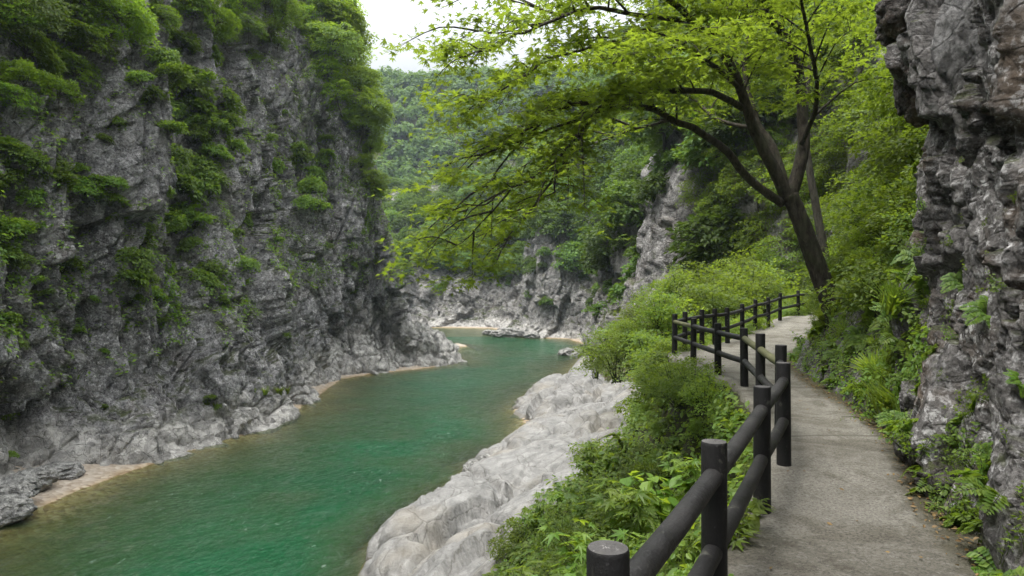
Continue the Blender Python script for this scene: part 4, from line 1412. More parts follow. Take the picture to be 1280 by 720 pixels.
def mountain_forest():
    r = np.random.default_rng(18)
    px = project(MV)
    ok = (px[:, 0] > 420) & (px[:, 0] < 760) & (MV[:, 2] > 14) & (MV[:, 1] < 480)
    ids = np.nonzero(ok)[0]
    n = 2300
    b = r.choice(ids, n)
    step = np.array([840 / 149, 515 / 109])
    j = r.uniform(-0.5, 0.5, (n, 2)) * step
    c = MV[b].copy()
    c[:, :2] += j
    from_z = np.random.default_rng(1)
    R = r.uniform(2.6, 4.8, n)
    per = 120
    idx = np.repeat(np.arange(n), per)
    d = r.normal(size=(n * per, 3)); d /= np.linalg.norm(d, axis=1, keepdims=True)
    d[:, 2] = np.abs(d[:, 2]) * 1.1 - 0.15
    lob = 1 + 0.3 * fbm(d * 1.6 + c[idx] * 0.7, 95, 2)
    pos = c[idx] + d * (R[idx] * lob * r.uniform(0.7, 1.0, n * per))[:, None]
    pos[:, 2] += R[idx] * 0.7
    V, F = leaves(pos, d + r.normal(size=d.shape) * 0.4 + np.array([0, 0, 0.5]), r.normal(size=d.shape) + np.array([0, 0, -0.4]), r.uniform(0.7, 1.5, n * per), 'clump')
    o = link("mountain_forest", mesh_np("mountain_forest", V, F, LM_FAR, False))
    tag(o, "distant forest covering the hazy mountain behind the gorge", "forest", kind="stuff")
mountain_forest()

# ------------------------------------------------------------------ hillside behind the path
def hillside():
    htree = [make_tree("hillside_tree", 420 + k, 1.9, 1.5, 2.0, 130, 46, 0.125, 'oval', 0.45, LM_HILL, M_BARK2, 0.07, low=-0.6) for k in range(3)]
    HT = Protos(htree)
    hshr = [make_shrub("hillside_shrub", 430 + k, 1.0, 0.85, 55, 36, 0.10, 'oval', 0.32, LM_HILL, tilt=0.6) for k in range(3)]
    HS = Protos(hshr)
    r = np.random.default_rng(21)
    px = project(NV)
    ok = (NV[:, 1] > 9.0) & (NV[:, 2] > 7.6) & (NV[:, 2] < 24) & (px[:, 0] > np.interp(px[:, 1], [100, 220, 420], [820, 882, 882])) & (px[:, 0] < 1190)
    ids = r.permutation(np.nonzero(ok)[0])
    taken = []
    nt_ = ns_ = 0
    for i in ids:
        p = NV[i]
        tree = p[2] > 9.0 and r.random() < 0.42
        R = r.uniform(1.2, 2.0) if tree else r.uniform(0.55, 1.05)
        if p[2] < 8.3: R *= 0.7
        if any((p[0] - q[0]) ** 2 + (p[1] - q[1]) ** 2 + (p[2] - q[2]) ** 2 < (0.55 * (R + q[3])) ** 2 for q in taken):
            continue
        if p[1] < 10.5 and R > 0.8:
            continue
        if p[1] < 13.4 and 975 < px[i, 0] < 1085 and p[2] < 9.5:
            continue
        taken.append((*p, R))
        if tree:
            HT.place(p + np.array([0, 0, -0.3 * R]), R / 1.9, "light green leafy tree on the steep hillside behind the path", "tree", "trees on the hillside behind the path")
            nt_ += 1
        else:
            HS.place(p + NN[i] * 0.1 * R, R, "light green shrub on the steep hillside behind the leaning tree", "shrub", "shrubs on the hillside behind the path", (r.uniform(-.2, .2), -r.uniform(0.1, 0.4)))
            ns_ += 1
        if nt_ + ns_ > 260: break
    print("hillside", nt_, ns_)
    # and the lower right gorge slope between path and cliff
    px = project(RV)
    ok = (RV[:, 1] < 48) & (RV[:, 2] > 6) & (RV[:, 2] < 40) & (px[:, 0] > np.interp(px[:, 1], [60, 180, 420], [800, 878, 878])) & (px[:, 0] < 1100)
    ids = r.permutation(np.nonzero(ok)[0])
    taken = []
    n = 0
    for i in ids:
        p = RV[i]
        if RN[i, 2] < 0.25: continue
        R = r.uniform(1.4, 2.4)
        if any((p[0] - q[0]) ** 2 + (p[1] - q[1]) ** 2 + (p[2] - q[2]) ** 2 < (0.6 * (R + q[3])) ** 2 for q in taken):
            continue
        taken.append((*p, R))
        HT.place(p + np.array([0, 0, -0.35 * R]), R / 1.9, "light green tree on the slope beyond the end of the fence", "tree", "trees beyond the end of the fence")
        n += 1
        if n > 110: break
    print("beyond fence", n)
hillside()

# ------------------------------------------------------------------ bushes on the bank below the fence
def bank_plants():
    bushes = Protos([make_shrub("bank_bush", 440 + k, 1.0, 0.8, 70, 34, 0.105, kd, 0.30, LM_BUSH, tilt=0.6) for k, kd in enumerate(('oval', 'diamond', 'oval'))])
    leafy = Protos([make_leafy("leafy_plant", 450 + k, 11, 0.8, 0.17, kd, LM_BUSH, 11) for k, kd in enumerate(('broad', 'palmate', 'palmate'))])
    ferns = Protos([make_fern("fern", 460 + k, 11, 0.7, LM_BUSH) for k in range(2)])
    r = np.random.default_rng(23)
    px = project(BV)
    near = (BV[:, 1] > 2.5) & (BV[:, 1] < 15.5) & (BVEG > 0.6) & (px[:, 0] > 480) & (px[:, 1] < 1250) & (BT < 0.99)
    far = (BV[:, 1] >= 15.5) & (BV[:, 1] < 42) & (BV[:, 0] > 0.195 * BV[:, 1]) & (BVEG > 0.62) & (px[:, 0] > 640) & (BT < 0.99)
    for mask, zone, lim, rb in ((near, 0, 150, (0.35, 0.75)), (far, 1, 190, (0.55, 1.25))):
        ids = r.permutation(np.nonzero(mask)[0])
        taken, n = [], 0
        for i in ids:
            p = BV[i]
            edge = xp(p[1]) - p[0]
            R = r.uniform(*rb)
            if zone == 0 and edge < 0.9: R *= 0.55
            elif edge < 1.0: R *= 0.7
            if any((p[0] - q[0]) ** 2 + (p[1] - q[1]) ** 2 + (p[2] - q[2]) ** 2 < (0.52 * (R + q[3])) ** 2 for q in taken):
                continue
            taken.append((*p, R))
            tl = (r.uniform(-.15, .15), -r.uniform(0.0, 0.3))
            k = r.random()
            if zone == 0:
                if k < 0.42:
                    bushes.place(p, R, "leafy green bush on the bank just below the near fence posts", "bush", "bushes below the near fence", tl)
                elif k < 0.85:
                    leafy.place(p, R * 1.5, "broad leaved plant on the bank below the near fence posts", "plant", "broad leaved plants below the near fence", tl)
                else:
                    ferns.place(p, R * 1.3, "arching fern on the bank below the near fence posts", "fern", "ferns below the near fence", tl)
            else:
                bushes.place(p, R, "bright green bush on the bank above the pale rock shelf", "bush", "bushes above the pale rock shelf", tl, sz=r.uniform(0.8, 1.3))
            n += 1
            if n >= lim: break
        print("bank zone", zone, n)
    tall = Protos([make_shrub("tall_bush", 495 + k, 1.0, 0.95, 66, 40, 0.095, kd, 0.40, lm, tilt=0.12, zc=0.7, low=-0.6, inner=0.15) for k, (kd, lm) in enumerate((('oval', LM_BUSH), ('diamond', LM_HILL), ('oval', LM_HILL)))])
    for (u, v, d, R) in [(770, 425, 24, 1.2), (800, 408, 23, 1.1), (835, 395, 22, 1.1), (862, 378, 24, 1.2), (890, 368, 24, 1.1), (915, 360, 25, 1.1), (940, 352, 27, 1.2), (835, 358, 27, 0.9), (805, 380, 26, 1.0), (850, 344, 26, 0.8), (878, 345, 27, 1.1), (822, 372, 22, 0.8), (788, 408, 22, 0.7), (902, 338, 28, 0.9),
                         (775, 412, 29, 1.1), (925, 330, 30, 1.1), (845, 458, 13.0, 0.62), (868, 462, 11.8, 0.50), (880, 480, 10.6, 0.40),
                         (825, 445, 16.4, 0.8), (840, 430, 16.9, 0.6), (960, 345, 28.5, 1.3), (812, 425, 19, 0.8), (825, 455, 15.5, 0.55), (745, 440, 32, 1.0)]:
        p = W(u, v, d)
        g = np.argmin(np.abs(BV[:, 0] - min(p[0], xp(d) - 0.35)) + np.abs(BV[:, 1] - d))
        ground = BV[g]
        p[0] = min(p[0], xp(d) - 0.35 * R - 0.1) if d < 17 else p[0]
        # stand on the ground, tall enough to carry its crown to the height seen
        tall.place((p[0], p[1], max(ground[2] - 0.1, p[2] - 1.1 * R)), R, "tall loose yellow green bush crowding the outer side of the far fence", "bush", "tall bushes outside the far fence", (r.uniform(-.1, .1), r.uniform(-.1, .1)))
    # broad leaved plants standing up beside the near rails
    for (u, v, d, sc) in [(800, 570, 6.6, 1.0), (830, 560, 7.2, 1.0), (845, 620, 5.6, 0.8), (870, 545, 7.4, 0.8), (640, 700, 4.6, 0.9), (690, 705, 4.0, 0.8), (730, 690, 4.0, 0.8),
                          (760, 640, 5.0, 0.9)]:
        p = W(u, v, d)
        leafy.place((min(p[0], xp(d) - 0.25), d, p[2] - 0.75 * sc), sc * 0.85, "large leaved plant standing up beside the near rails of the fence", "plant", "large leaved plants beside the near rails")
    # ground cover leaves
    ids = np.nonzero((BVEG > 0.55) & (BV[:, 1] > 2) & (BV[:, 1] < 50) & (BT < 0.995))[0]
    wgt = 1.0 / (1 + (BV[ids, 1] / 9.0) ** 1.2)
    ids = r.choice(ids, 42000, p=wgt / wgt.sum())
    m = len(ids)
    pos = BV[ids] + r.normal(size=(m, 3)) * np.array([0.1, 0.1, 0.03]) + BN[ids] * r.uniform(0.0, 0.22, m)[:, None]
    pos[:, 0] = np.minimum(pos[:, 0], xp(pos[:, 1]) + 0.02)
    nn = BN[ids] * 0.7 + np.array([-0.2, -0.2, 0.7]) + r.normal(size=(m, 3)) * 0.5
    V, F = leaves(pos, nn, r.normal(size=(m, 3)) + np.array([0, 0, -0.3]), r.uniform(0.05, 0.13, m), 'oval')
    o = link("bank_ground_cover", mesh_np("bank_ground_cover", V, F, LM_BUSH, False))
    tag(o, "low leafy ground cover over the soil below the fence", "ground cover", kind="stuff")
bank_plants()

def cliff_foot_plants():
    leafy = Protos([make_leafy("leafy_plant", 470 + k, 10, 0.55, 0.075, kd, LM_BANK, 11) for k, kd in enumerate(('broad', 'oval', 'palmate'))])
    ferns = Protos([make_fern("fern", 480 + k, 10, 0.5, LM_BANK) for k in range(2)])
    tuf = Protos([make_tuft("grass_tuft", 490, 90, 0.4, LM_BUSH)])
    r = np.random.default_rng(29)
    n = 0
    # mossy bank beside the path, from the near cliff to the leaning tree
    ids = np.nonzero((NV[:, 1] > 6.6) & (NV[:, 1] < 16) & (NV[:, 2] > 6.5) & (NV[:, 2] < 8.6) & (NV[:, 0] < 0.64 * NV[:, 1] + 1.2))[0]
    taken = []
    for i in r.permutation(ids):
        p = NV[i]
        if any((p[0] - q[0]) ** 2 + (p[1] - q[1]) ** 2 + (p[2] - q[2]) ** 2 < 0.2 ** 2 for q in taken): continue
        taken.append(p)
        k = r.random()
        tl = (r.uniform(-.3, .3), -r.uniform(0.3, 0.8))
        if k < 0.5: leafy.place(p, r.uniform(0.3, 0.7), "small leafy plant on the mossy bank beside the path", "plant", "leafy plants on the mossy bank", tl)
        elif k < 0.85: ferns.place(p, r.uniform(0.3, 0.62), "small fern on the mossy bank beside the path", "fern", "ferns on the mossy bank", tl)
        else: tuf.place(p, r.uniform(0.5, 1.0), "grass tuft on the mossy bank beside the path", "grass", "grass tufts on the mossy bank", tl)
        n += 1
        if n >= 280: break
    # at the foot of the near cliff
    m = 0
    ids = np.nonzero((NV[:, 1] > 3.2) & (NV[:, 1] < 7.0) & (NV[:, 2] > 6.38) & (NV[:, 2] < 6.75))[0]
    taken = []
    for i in r.permutation(ids):
        p = NV[i]
        if any((p[0] - q[0]) ** 2 + (p[1] - q[1]) ** 2 < 0.11 ** 2 for q in taken): continue
        taken.append(p)
        if r.random() < 0.7: leafy.place(p, r.uniform(0.25, 0.55), "small leafy plant at the foot of the near rock face", "plant", "leafy plants at the foot of the near rock face", (0, -0.5))
        else: ferns.place(p, r.uniform(0.3, 0.5), "small fern at the foot of the near rock face", "fern", "ferns at the foot of the near rock face", (0, -0.5))
        m += 1
        if m >= 95: break
    # rooted in cracks of the near cliff
    NPX = project(NV)
    for u, v, w in [(1265, 340, 60), (1250, 360, 50), (1272, 375, 60), (1258, 320, 40), (1215, 520, 60), (1230, 505, 50), (1200, 530, 40), (1262, 560, 60), (1248, 590, 50), (1272, 480, 50),
                    (1268, 250, 40), (1275, 300, 50), (1190, 300, 26), (1205, 205, 22), (1212, 275, 24), (1160, 270, 30), (1150, 300, 36), (1150, 210, 30), (1205, 640, 46), (1190, 590, 40),
                    (1262, 660, 60), (1245, 640, 46), (1270, 620, 56), (1160, 430, 44), (1170, 470, 40), (1185, 350, 22), (1150, 350, 36), (1275, 420, 46), (1190, 40, 24), (1275, 180, 40)]:
        i = hit(NV, NPX, u, v, 14)
        if i is None or NV[i, 1] > 8.0: continue
        s = w / FPX * NV[i, 1]
        if r.random() < 0.45: ferns.place(NV[i], s * 0.85, "fern rooted in a crack of the near rock face", "fern", "ferns on the near rock face", (0.2, -0.9))
        else: leafy.place(NV[i], s * 0.9, "leafy sprig rooted in a crack of the near rock face", "plant", "leafy sprigs on the near rock face", (0.2, -0.9))
    ids = np.nonzero((NV[:, 1] > 4.2) & (NV[:, 1] < 8.0) & (NV[:, 2] > 6.8) & (NV[:, 2] < 9.4) & (NN[:, 2] > -0.1))[0]
    taken = []
    for i in r.permutation(ids):
        p = NV[i]
        if r.random() < (p[2] - 6.8) / 3.0 or any((p[0] - q[0]) ** 2 + (p[1] - q[1]) ** 2 + (p[2] - q[2]) ** 2 < 0.24 ** 2 for q in taken): continue
        taken.append(p)
        (leafy if r.random() < 0.75 else ferns).place(p, r.uniform(0.16, 0.36), "small sprig creeping over the lower part of the near rock face", "plant", "small sprigs creeping on the near rock face", (0.1, -0.9))
        if len(taken) >= 48: break
    # moss and small leaves as a mass
    ids = np.nonzero((NV[:, 1] > 6.2) & (NV[:, 1] < 18) & (NV[:, 2] > 6.42) & (NV[:, 2] < 10) & ((NV[:, 1] > 8.4) | (NV[:, 2] < 7.6)))[0]
    ids = r.choice(ids, 16000)
    q = len(ids)
    pos = NV[ids] + r.normal(size=(q, 3)) * 0.04 + NN[ids] * r.uniform(0, 0.10, q)[:, None]
    keepm = fbm(pos * 1.6, 97, 3) > -0.05
    pos = pos[keepm]; ids = ids[keepm]; q = len(ids)
    V, F = leaves(pos, NN[ids] + np.array([-0.2, -0.2, 0.6]) + r.normal(size=(q, 3)) * 0.5, r.normal(size=(q, 3)) + np.array([0, 0, -0.5]), r.uniform(0.03, 0.085, q), 'oval')
    o = link("bank_moss_leaves", mesh_np("bank_moss_leaves", V, F, LM_BANK, False))
    tag(o, "small leaves and moss spread over the bank beside the path", "ground cover", kind="stuff")
    # fallen leaves along the edges of the path
    sub = [12] * (len(PR) - 1)
    Rc, Lc, Zc = cr_interp(PR, sub, 0), cr_interp(PL, sub, 0), cr_interp(PZ[:, None], sub, 0)[:, 0]
    k = r.integers(20, 190, 2600)
    t = 1.02 - np.abs(r.normal(size=2600)) * 0.07
    t[:150] = r.uniform(0.05, 0.95, 150)
    pos = np.column_stack([Lc[k] + (Rc[k] - Lc[k]) * t[:, None] + r.normal(size=(2600, 2)) * 0.04, Zc[k] + 0.016])
    V, F = leaves(pos, np.array([0, 0, 1.0]) + r.normal(size=(2600, 3)) * 0.25, r.normal(size=(2600, 3)) * np.array([1, 1, 0.1]), r.uniform(0.012, 0.045, 2600), 'oval')
    o = link("fallen_leaves", mesh_np("fallen_leaves", V, F, LM_DRY, False))
    tag(o, "brown fallen leaves littering the right edge of the path", "leaves", kind="stuff")
cliff_foot_plants()

# ------------------------------------------------------------------ leaning maple over the river
def build_maple():
    r = np.random.default_rng(31)
    base = W(1042, 396, 13.0)
    root = empty("maple_tree", tuple(base))
    tag(root, "leaning dark trunked maple with wide leafy crown arching over river", "tree")
    def rel(V): return V - base
    tr = spline([W(1050, 420, 13.0), W(1040, 385, 13), W(1022, 335, 13), W(1004, 285, 13), W(987, 243, 13)], 28)
    rad = np.interp(np.linspace(0, 1, len(tr)), [0, 0.12, 0.3, 1], [0.31, 0.225, 0.185, 0.15])
    V, F = tube(tr, rad, 14, 0.05, 3)
    link("trunk", mesh_np("trunk", rel(V), F, M_BARK), root)
    limbs = [
        ([(987, 248, 13), (1001, 200, 13.1), (1004, 160, 13.2), (1000, 110, 13.3), (988, 62, 13.3), (966, 22, 13.2), (953, -15, 13), (930, -80, 12.6)], 0.155, 0.05),
        ([(985, 250, 13), (962, 200, 12.9), (941, 160, 12.8), (926, 112, 12.6), (903, 66, 12.3), (872, 28, 12), (830, -8, 11.6), (780, -40, 11.2)], 0.15, 0.035),
        ([(983, 240, 13), (968, 190, 13.2), (945, 150, 13.5), (930, 100, 14), (935, 50, 14.4), (950, -10, 15)], 0.105, 0.03),
        ([(978, 255, 13), (936, 224, 12.8), (908, 190, 12.5), (879, 168, 12.2), (842, 149, 11.9), (804, 135, 11.6), (771, 130, 11.3), (730, 129, 11), (690, 141, 10.8), (648, 166, 10.5)], 0.105, 0.018),
        ([(928, 135, 12.7), (908, 124, 12.4), (884, 114, 12.1), (842, 115, 11.7), (795, 116, 11.3), (761, 127, 11), (728, 163, 10.8), (707, 206, 10.6), (690, 240, 10.5)], 0.085, 0.012),
        ([(872, 28, 12), (800, 19, 11.6), (749, 10, 11.3), (707, 19, 11), (664, 38, 10.8), (620, 56, 10.6), (575, 72, 10.5)], 0.055, 0.010),
        ([(903, 66, 12.3), (850, 50, 11.7), (800, 47, 11.3), (730, 61, 10.8), (683, 76, 10.6), (627, 113, 10.4), (585, 140, 10.3)], 0.05, 0.010),
        ([(804, 116, 11.4), (768, 126, 11.2), (740, 147, 11), (721, 176, 10.9), (702, 208, 10.8), (664, 262, 10.6), (634, 305, 10.5), (606, 338, 10.4)], 0.04, 0.008),
        ([(771, 130, 11.3), (720, 150, 11), (660, 170, 10.8), (610, 190, 10.6), (565, 225, 10.5)], 0.035, 0.008),
        ([(740, 147, 11), (690, 205, 10.6), (640, 235, 10.4), (600, 255, 10.3), (560, 272, 10.2)], 0.03, 0.007),
        ([(1002, 180, 13), (1018, 140, 12.4), (1020, 90, 11.8), (1010, 40, 11.2), (1000, -20, 10.6)], 0.06, 0.02),
        ([(941, 160, 12.8), (900, 150, 13.5), (860, 120, 14.5), (820, 90, 15.3), (770, 70, 16)], 0.06, 0.015),
        ([(926, 112, 12.6), (890, 80, 11.6), (850, 60, 10.6), (810, 60, 9.8), (760, 80, 9.2)], 0.06, 0.012),
        ([(966, 22, 13.2), (920, 10, 12.4), (870, -10, 11.6), (820, -20, 11), (760, -30, 10.4)], 0.06, 0.012),
        ([(690, 141, 10.8), (640, 190, 11.2), (610, 235, 11.5), (585, 262, 11.7), (555, 285, 11.8)], 0.022, 0.006),
        ([(640, 235, 10.4), (612, 268, 10.7), (590, 292, 10.9), (565, 312, 11)], 0.018, 0.005),
        ([(750, 175, 13.2), (700, 220, 12.6), (660, 255, 12.2), (622, 280, 12), (590, 300, 11.9)], 0.022, 0.006),
        ([(664, 38, 10.8), (630, 40, 11.4), (590, 44, 11.8), (545, 62, 12)], 0.02, 0.005),
        ([(707, 19, 11), (660, 8, 11.5), (610, -8, 11.8), (560, -20, 12)], 0.025, 0.005),
        ([(842, 149, 11.9), (800, 160, 12.6), (750, 175, 13.2), (700, 190, 13.6), (640, 215, 14)], 0.035, 0.008),
    ]
    tips = []        # (position, direction, weight) spray anchors
    for li, (pts, r0, r1) in enumerate(limbs):
        P = spline([W(*p) for p in pts], 8 * (len(pts) - 1))
        n = len(P)
        wob = np.column_stack([fbm(np.column_stack([np.arange(n) * 0.22, np.full(n, li * 3.1), np.full(n, k)]), 70 + k, 2) for k in range(3)]) * 0.10
        P = P + wob * np.linspace(0, 1, n)[:, None]
        parts = [tube(P, np.linspace(1, 0, n) ** 0.9 * (r0 - r1) * 0.75 + r1, 9 if r0 > 0.07 else 6, 0.04, li)]
        T = np.gradient(P, axis=0); T /= np.linalg.norm(T, axis=1, keepdims=True)
        L = np.linalg.norm(np.diff(P, axis=0), axis=1).sum()
        start = 0.42 if r0 > 0.1 else 0.2
        nb = int(L * (4.2 if li < 7 or li in (10, 11, 12, 13) else 2.2))
        for b in range(nb):
            f = start + (1 - start) * (b + r.random()) / nb
            i = min(n - 1, int(f * (n - 1)))
            side = np.cross(T[i], [0, 0, 1.0]); side /= np.linalg.norm(side) + 1e-9
            sg = 1 if b % 2 else -1
            dv = T[i] * r.uniform(0.4, 1.0) + side * sg * r.uniform(0.4, 1.1) + np.array([0, 0, r.uniform(-0.15, 0.35)])
            dv /= np.linalg.norm(dv)
            bl = r.uniform(0.5, 1.9) * (1.15 - 0.6 * f)
            e = P[i] + dv * bl + np.array([0, 0, -0.16 * bl * bl])
            m = P[i] + dv * bl * 0.5 + np.array([0, 0, 0.05])
            tw = spline([P[i], m, e], 6)
            rb = max(0.006, 0.016 * bl)
            parts.append(tube(tw, np.linspace(rb, 0.003, len(tw)), 4, cap=False))
            for q in np.linspace(0.35, 1.0, 4):
                k = int(q * (len(tw) - 1))
                tips.append((tw[k], dv))
            # side twiglets
            for s2 in range(2):
                k = r.integers(2, len(tw))
                d2 = dv + np.cross(dv, [0, 0, 1.0]) * r.choice([-1, 1]) * r.uniform(0.5, 1)
                d2 /= np.linalg.norm(d2)
                e2 = tw[k] + d2 * bl * 0.45 + np.array([0, 0, -0.08 * bl])
                parts.append(tube(spline([tw[k], (tw[k] + e2) / 2 + np.array([0, 0, 0.02]), e2], 4), np.linspace(0.005, 0.002, 5), 3, cap=False))
                tips.append((e2, d2)); tips.append(((tw[k] + e2) / 2, d2))
        V, F = join(parts)
        link("limb", mesh_np("limb", rel(V), F, M_BARK), root)
    tp = np.array([t[0] for t in tips]); td = np.array([t[1] for t in tips])
    per = 9
    idx = np.repeat(np.arange(len(tp)), per)
    m = len(idx)
    off = r.normal(size=(m, 3)) * np.array([0.14, 0.14, 0.045])
    pos = tp[idx] + off
    keep = np.ones(m, bool)
    ax = off * 4 + td[idx] * 0.6 + r.normal(size=(m, 3)) * 0.3 + np.array([0, 0, -0.45])
    nn = np.array([0, 0, 1.0]) + r.normal(size=(m, 3)) * 0.38 + off * 1.0
    V, F = leaves(pos[keep], nn[keep], ax[keep], r.uniform(0.065, 0.13, m)[keep], 'palmate')
    link("crown", mesh_np("crown", rel(V), F, LM_MAPLE, False), root)
    print("maple leaves", m)
    # slim second trunk standing behind
    s = empty("slim_tree", tuple(W(1030, 330, 16.5)))
    b0 = np.array(s.location)
    P = spline([W(1034, 335, 16.5), W(1020, 260, 16.6), W(1010, 200, 16.7), W(1006, 150, 16.8), W(1012, 80, 17), W(1020, 0, 17.2)], 30)
    V, F = tube(P, np.linspace(0.11, 0.04, len(P)), 9, 0.05, 8)
    link("trunk", mesh_np("trunk", V - b0, F, M_BARK2), s)
    V, F, c = spray_crown(np.random.default_rng(5), 2.4, 0, 1.8, 90, 40, 0.13, 'oval', 0.5, 0.35, 0.4, -0.6)
    link("crown", mesh_np("crown", V + P[-1] - b0 + np.array([0.5, 0.5, 0.2]), F, LM_HILL, False), s)
    tag(s, "slim grey trunked tree just behind the leaning maple", "tree")
build_maple()

# ------------------------------------------------------------------ fence
def build_fence():
    posts = [(-1.52, -1.65), (-0.63, 0.12), (0.27, 1.9), (0.95, 3.2), (1.78, 4.86), (2.37, 5.95), (2.87, 7.3), (3.13, 8.6), (3.54, 10.4), (3.56, 11.8), (3.64, 13.7), (3.68, 15.45),
             (4.1, 16.2), (4.66, 16.75), (5.05, 17.0), (5.43, 17.2), (6.24, 18.5), (7.3, 20.5), (8.0, 21.3), (8.87, 22.6), (10.4, 24.8), (11.9, 26.6), (13.4, 28.2)]
    root = empty("log_fence", (0.27, 1.9, 6.37))
    tag(root, "dark charcoal round post fence with two rails along the path edge", "fence")
    b0 = np.array(root.location)
    r = np.random.default_rng(41)
    PLz = lambda y: np.interp(y, PL[:, 1], PZ)
    tops = []
    lean = {5: (0.018, 0), 2: (0, 0.01)}
    for k, (x, y) in enumerate(posts):
        z0 = PLz(y)
        h = 0.90 + r.uniform(-0.012, 0.012) + (0.03 if k in (6, 7) else 0)
        lx, ly = r.normal(0, 0.006, 2)
        seg = 28 if k < 9 else 14
        R = 0.060
        zs = [-0.35, 0.0, 0.3, 0.6, h - 0.012, h - 0.003, h]
        rs = [R * 1.03, R * 1.02, R, R * 0.99, R * 0.99, R * 0.965, R * 0.93]
        P = np.array([(x + lx * z, y + ly * z, z0 + z) for z in zs])
        V, F = tube(P, rs, seg, 0.012, k, cap=False)
        p = link("post", mesh_np("post", V - b0, F, M_POST), root)
        # worn top disc, slightly domed
        rr = np.linspace(0, R * 0.93, 5)
        Vt, Ft = [np.array([[P[-1, 0], P[-1, 1], P[-1, 2] + 0.003]])], []
        for q in rr[1:]:
            a = np.arange(seg) / seg * 2 * np.pi
            zz = P[-1, 2] + 0.003 * (1 - (q / rr[-1]) ** 2) + (0.0012 * r.normal(size=seg) if q < rr[-1] else 0)
            Vt.append(np.column_stack([P[-1, 0] + np.cos(a) * q, P[-1, 1] + np.sin(a) * q, np.full(seg, zz) if np.isscalar(zz) else zz]))
        Vt = np.concatenate(Vt)
        Ft = []
        for j in range(seg):
            Ft.append((0, 1 + j, 1 + (j + 1) % seg))
        for q in range(3):
            for j in range(seg):
                a0, a1 = 1 + q * seg + j, 1 + q * seg + (j + 1) % seg
                Ft += [(a0, a0 + seg, a1 + seg), (a0, a1 + seg, a1)]
        link("post_top", mesh_np("post_top", Vt - b0, Ft, M_POSTTOP), p)
        tops.append((np.array([x, y, z0]), (lx, ly)))
    for k in range(len(posts) - 1):
        a, b = tops[k][0], tops[k + 1][0]
        for hh in (0.735, 0.385):
            d = (b - a); d = d / np.linalg.norm(d)
            pa, pb = a + np.array([0, 0, hh]) + d * 0.03, b + np.array([0, 0, hh]) - d * 0.03
            n = 9
            t = np.linspace(0, 1, n)
            P = pa + (pb - pa) * t[:, None]
            P[:, 2] += -0.008 * np.sin(np.pi * t)
            V, F = tube(P, 0.045, 20 if k < 9 else 10, 0.012, 100 + k, cap=False)
            worn = hh > 0.5 and k in (6, 7, 10)
            o = link("rail", mesh_np("rail", V - b0, F, M_WORN if worn else M_RAIL), root)
            if worn:
                o["label"] = "upper rail worn to pale olive"
build_fence()

# ------------------------------------------------------------------ boulders
def boulder_mesh(name, seed, sx, sy, sz, mat, rough=0.22, res=40):
    r = np.random.default_rng(seed)
    th = np.linspace(0, np.pi, res)
    ph = np.linspace(0, 2 * np.pi, res * 2 + 1)[:-1]
    T, Pp = np.meshgrid(th, ph, indexing='ij')
    D = np.column_stack([(np.sin(T) * np.cos(Pp)).ravel(), (np.sin(T) * np.sin(Pp)).ravel(), np.cos(T).ravel()])
    Q = D * 1.15 + seed * 3.3
    d = 1 + rough * facets(Q * 1.2, seed, 0.9, 0.1) + rough * 0.45 * facets(Q * 3, seed + 1, 1.0, 0.25) + 0.06 * fbm(Q * 5, seed, 4)
    V = D * d[:, None]
    V = np.sign(V) * np.abs(V) ** 0.9 * np.array([sx, sy, sz])
    n, m = T.shape
    a = np.arange(n * m).reshape(n, m)
    b = np.roll(a, -1, axis=1)
    F = np.stack([a[:-1].ravel(), a[1:].ravel(), b[1:].ravel(), b[:-1].ravel()], 1)
    return mesh_np(name, V, F, mat)

def put_boulder(u, v, d, sx, sy, sz, seed, label, mat=M_BOULDER, group=None, rz=0.0, rough=0.22):
    o = link("boulder", boulder_mesh("boulder", seed, sx, sy, sz, mat, rough), None, tuple(W(u, v, d)))
    o.rotation_euler = (0, 0, rz)
    tag(o, label, "boulder", group)
    return o

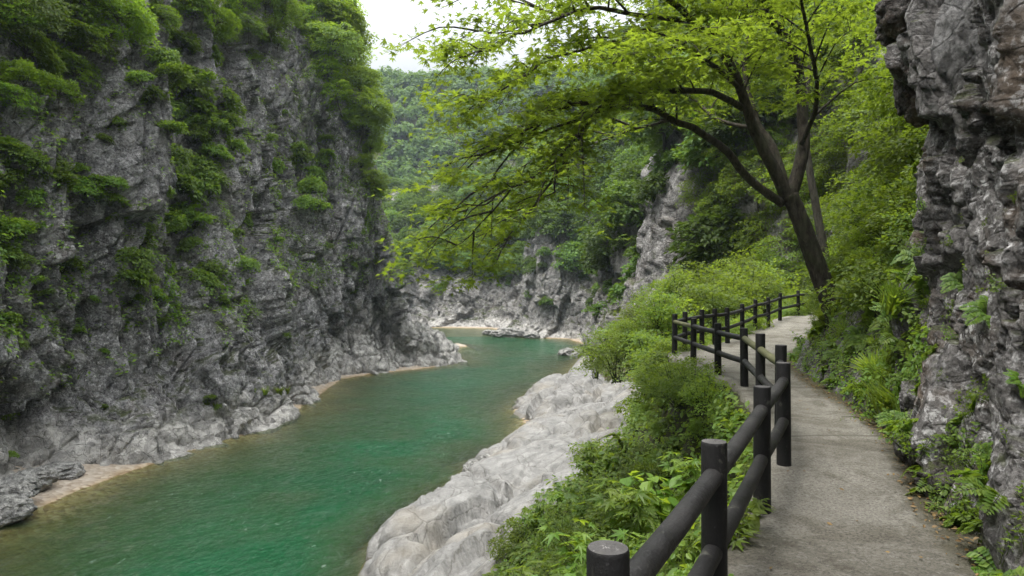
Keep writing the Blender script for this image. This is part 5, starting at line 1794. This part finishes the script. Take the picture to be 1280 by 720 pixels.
put_boulder(714, 444, 82, 1.5, 1.5, 0.85, 501, "lone pale boulder in the river beside the right bank bushes")
put_boulder(637, 419, 113, 2.9, 2.4, 1.15, 502, "large broken pale rock in the shallows at the river bend")
put_boulder(612, 416, 118, 1.3, 1.2, 0.5, 503, "low pale rock left of the large rock at the bend")
put_boulder(665, 420, 110, 1.4, 1.2, 0.6, 504, "low pale rock between the large rock and the far pillar")
put_boulder(602, 588, 29.6, 0.75, 0.6, 0.5, 505, "small white rock at the water edge of the shelf", rz=0.4)
put_boulder(612, 579, 30.6, 0.6, 0.5, 0.45, 506, "white rock wedged behind the small one at the shelf edge", rz=1.1)
put_boulder(14, 612, 24.6, 0.9, 0.8, 0.42, 507, "flat grey boulder on the gravel under the left cliff", rz=0.3)
put_boulder(40, 600, 26.4, 0.8, 0.7, 0.45, 508, "angular grey boulder behind the flat one under left cliff", rz=1.0)
put_boulder(-4, 640, 23.2, 1.0, 0.8, 0.45, 509, "pale boulder at the water edge in the lower left corner", rz=0.8)
put_boulder(75, 590, 28.4, 0.8, 0.9, 0.4, 510, "low pale boulder on the left shore gravel beyond the others", rz=2.0)
# blocks hanging out of the near rock face
put_boulder(1140, 18, 7.35, 0.30, 0.40, 0.30, 511, "dark mossy overhanging boulder at the top of the near rock face", M_BLOCK, rz=0.4, rough=0.3)
put_boulder(1160, 105, 7.25, 0.25, 0.30, 0.40, 512, "reddish brown block jutting from the near rock face", M_BLOCK, rz=0.9, rough=0.28)
put_boulder(1235, 70, 6.0, 0.30, 0.45, 0.75, 513, "large pale grey slab high on the near rock face", M_SLAB, rz=0.3, rough=0.3)
put_boulder(1162, 560, 5.9, 0.22, 0.24, 0.22, 514, "rounded dark rock at the foot of the near cliff by path", M_NEAR, rz=0.4)
put_boulder(1186, 605, 5.2, 0.18, 0.2, 0.17, 515, "small dark rock nearest the camera at the foot of the near cliff", M_BLOCK, rz=1.4)
put_boulder(1168, 500, 6.6, 0.26, 0.30, 0.30, 516, "grey rounded rock above the foot of the near cliff", M_NEAR, rz=2.4)
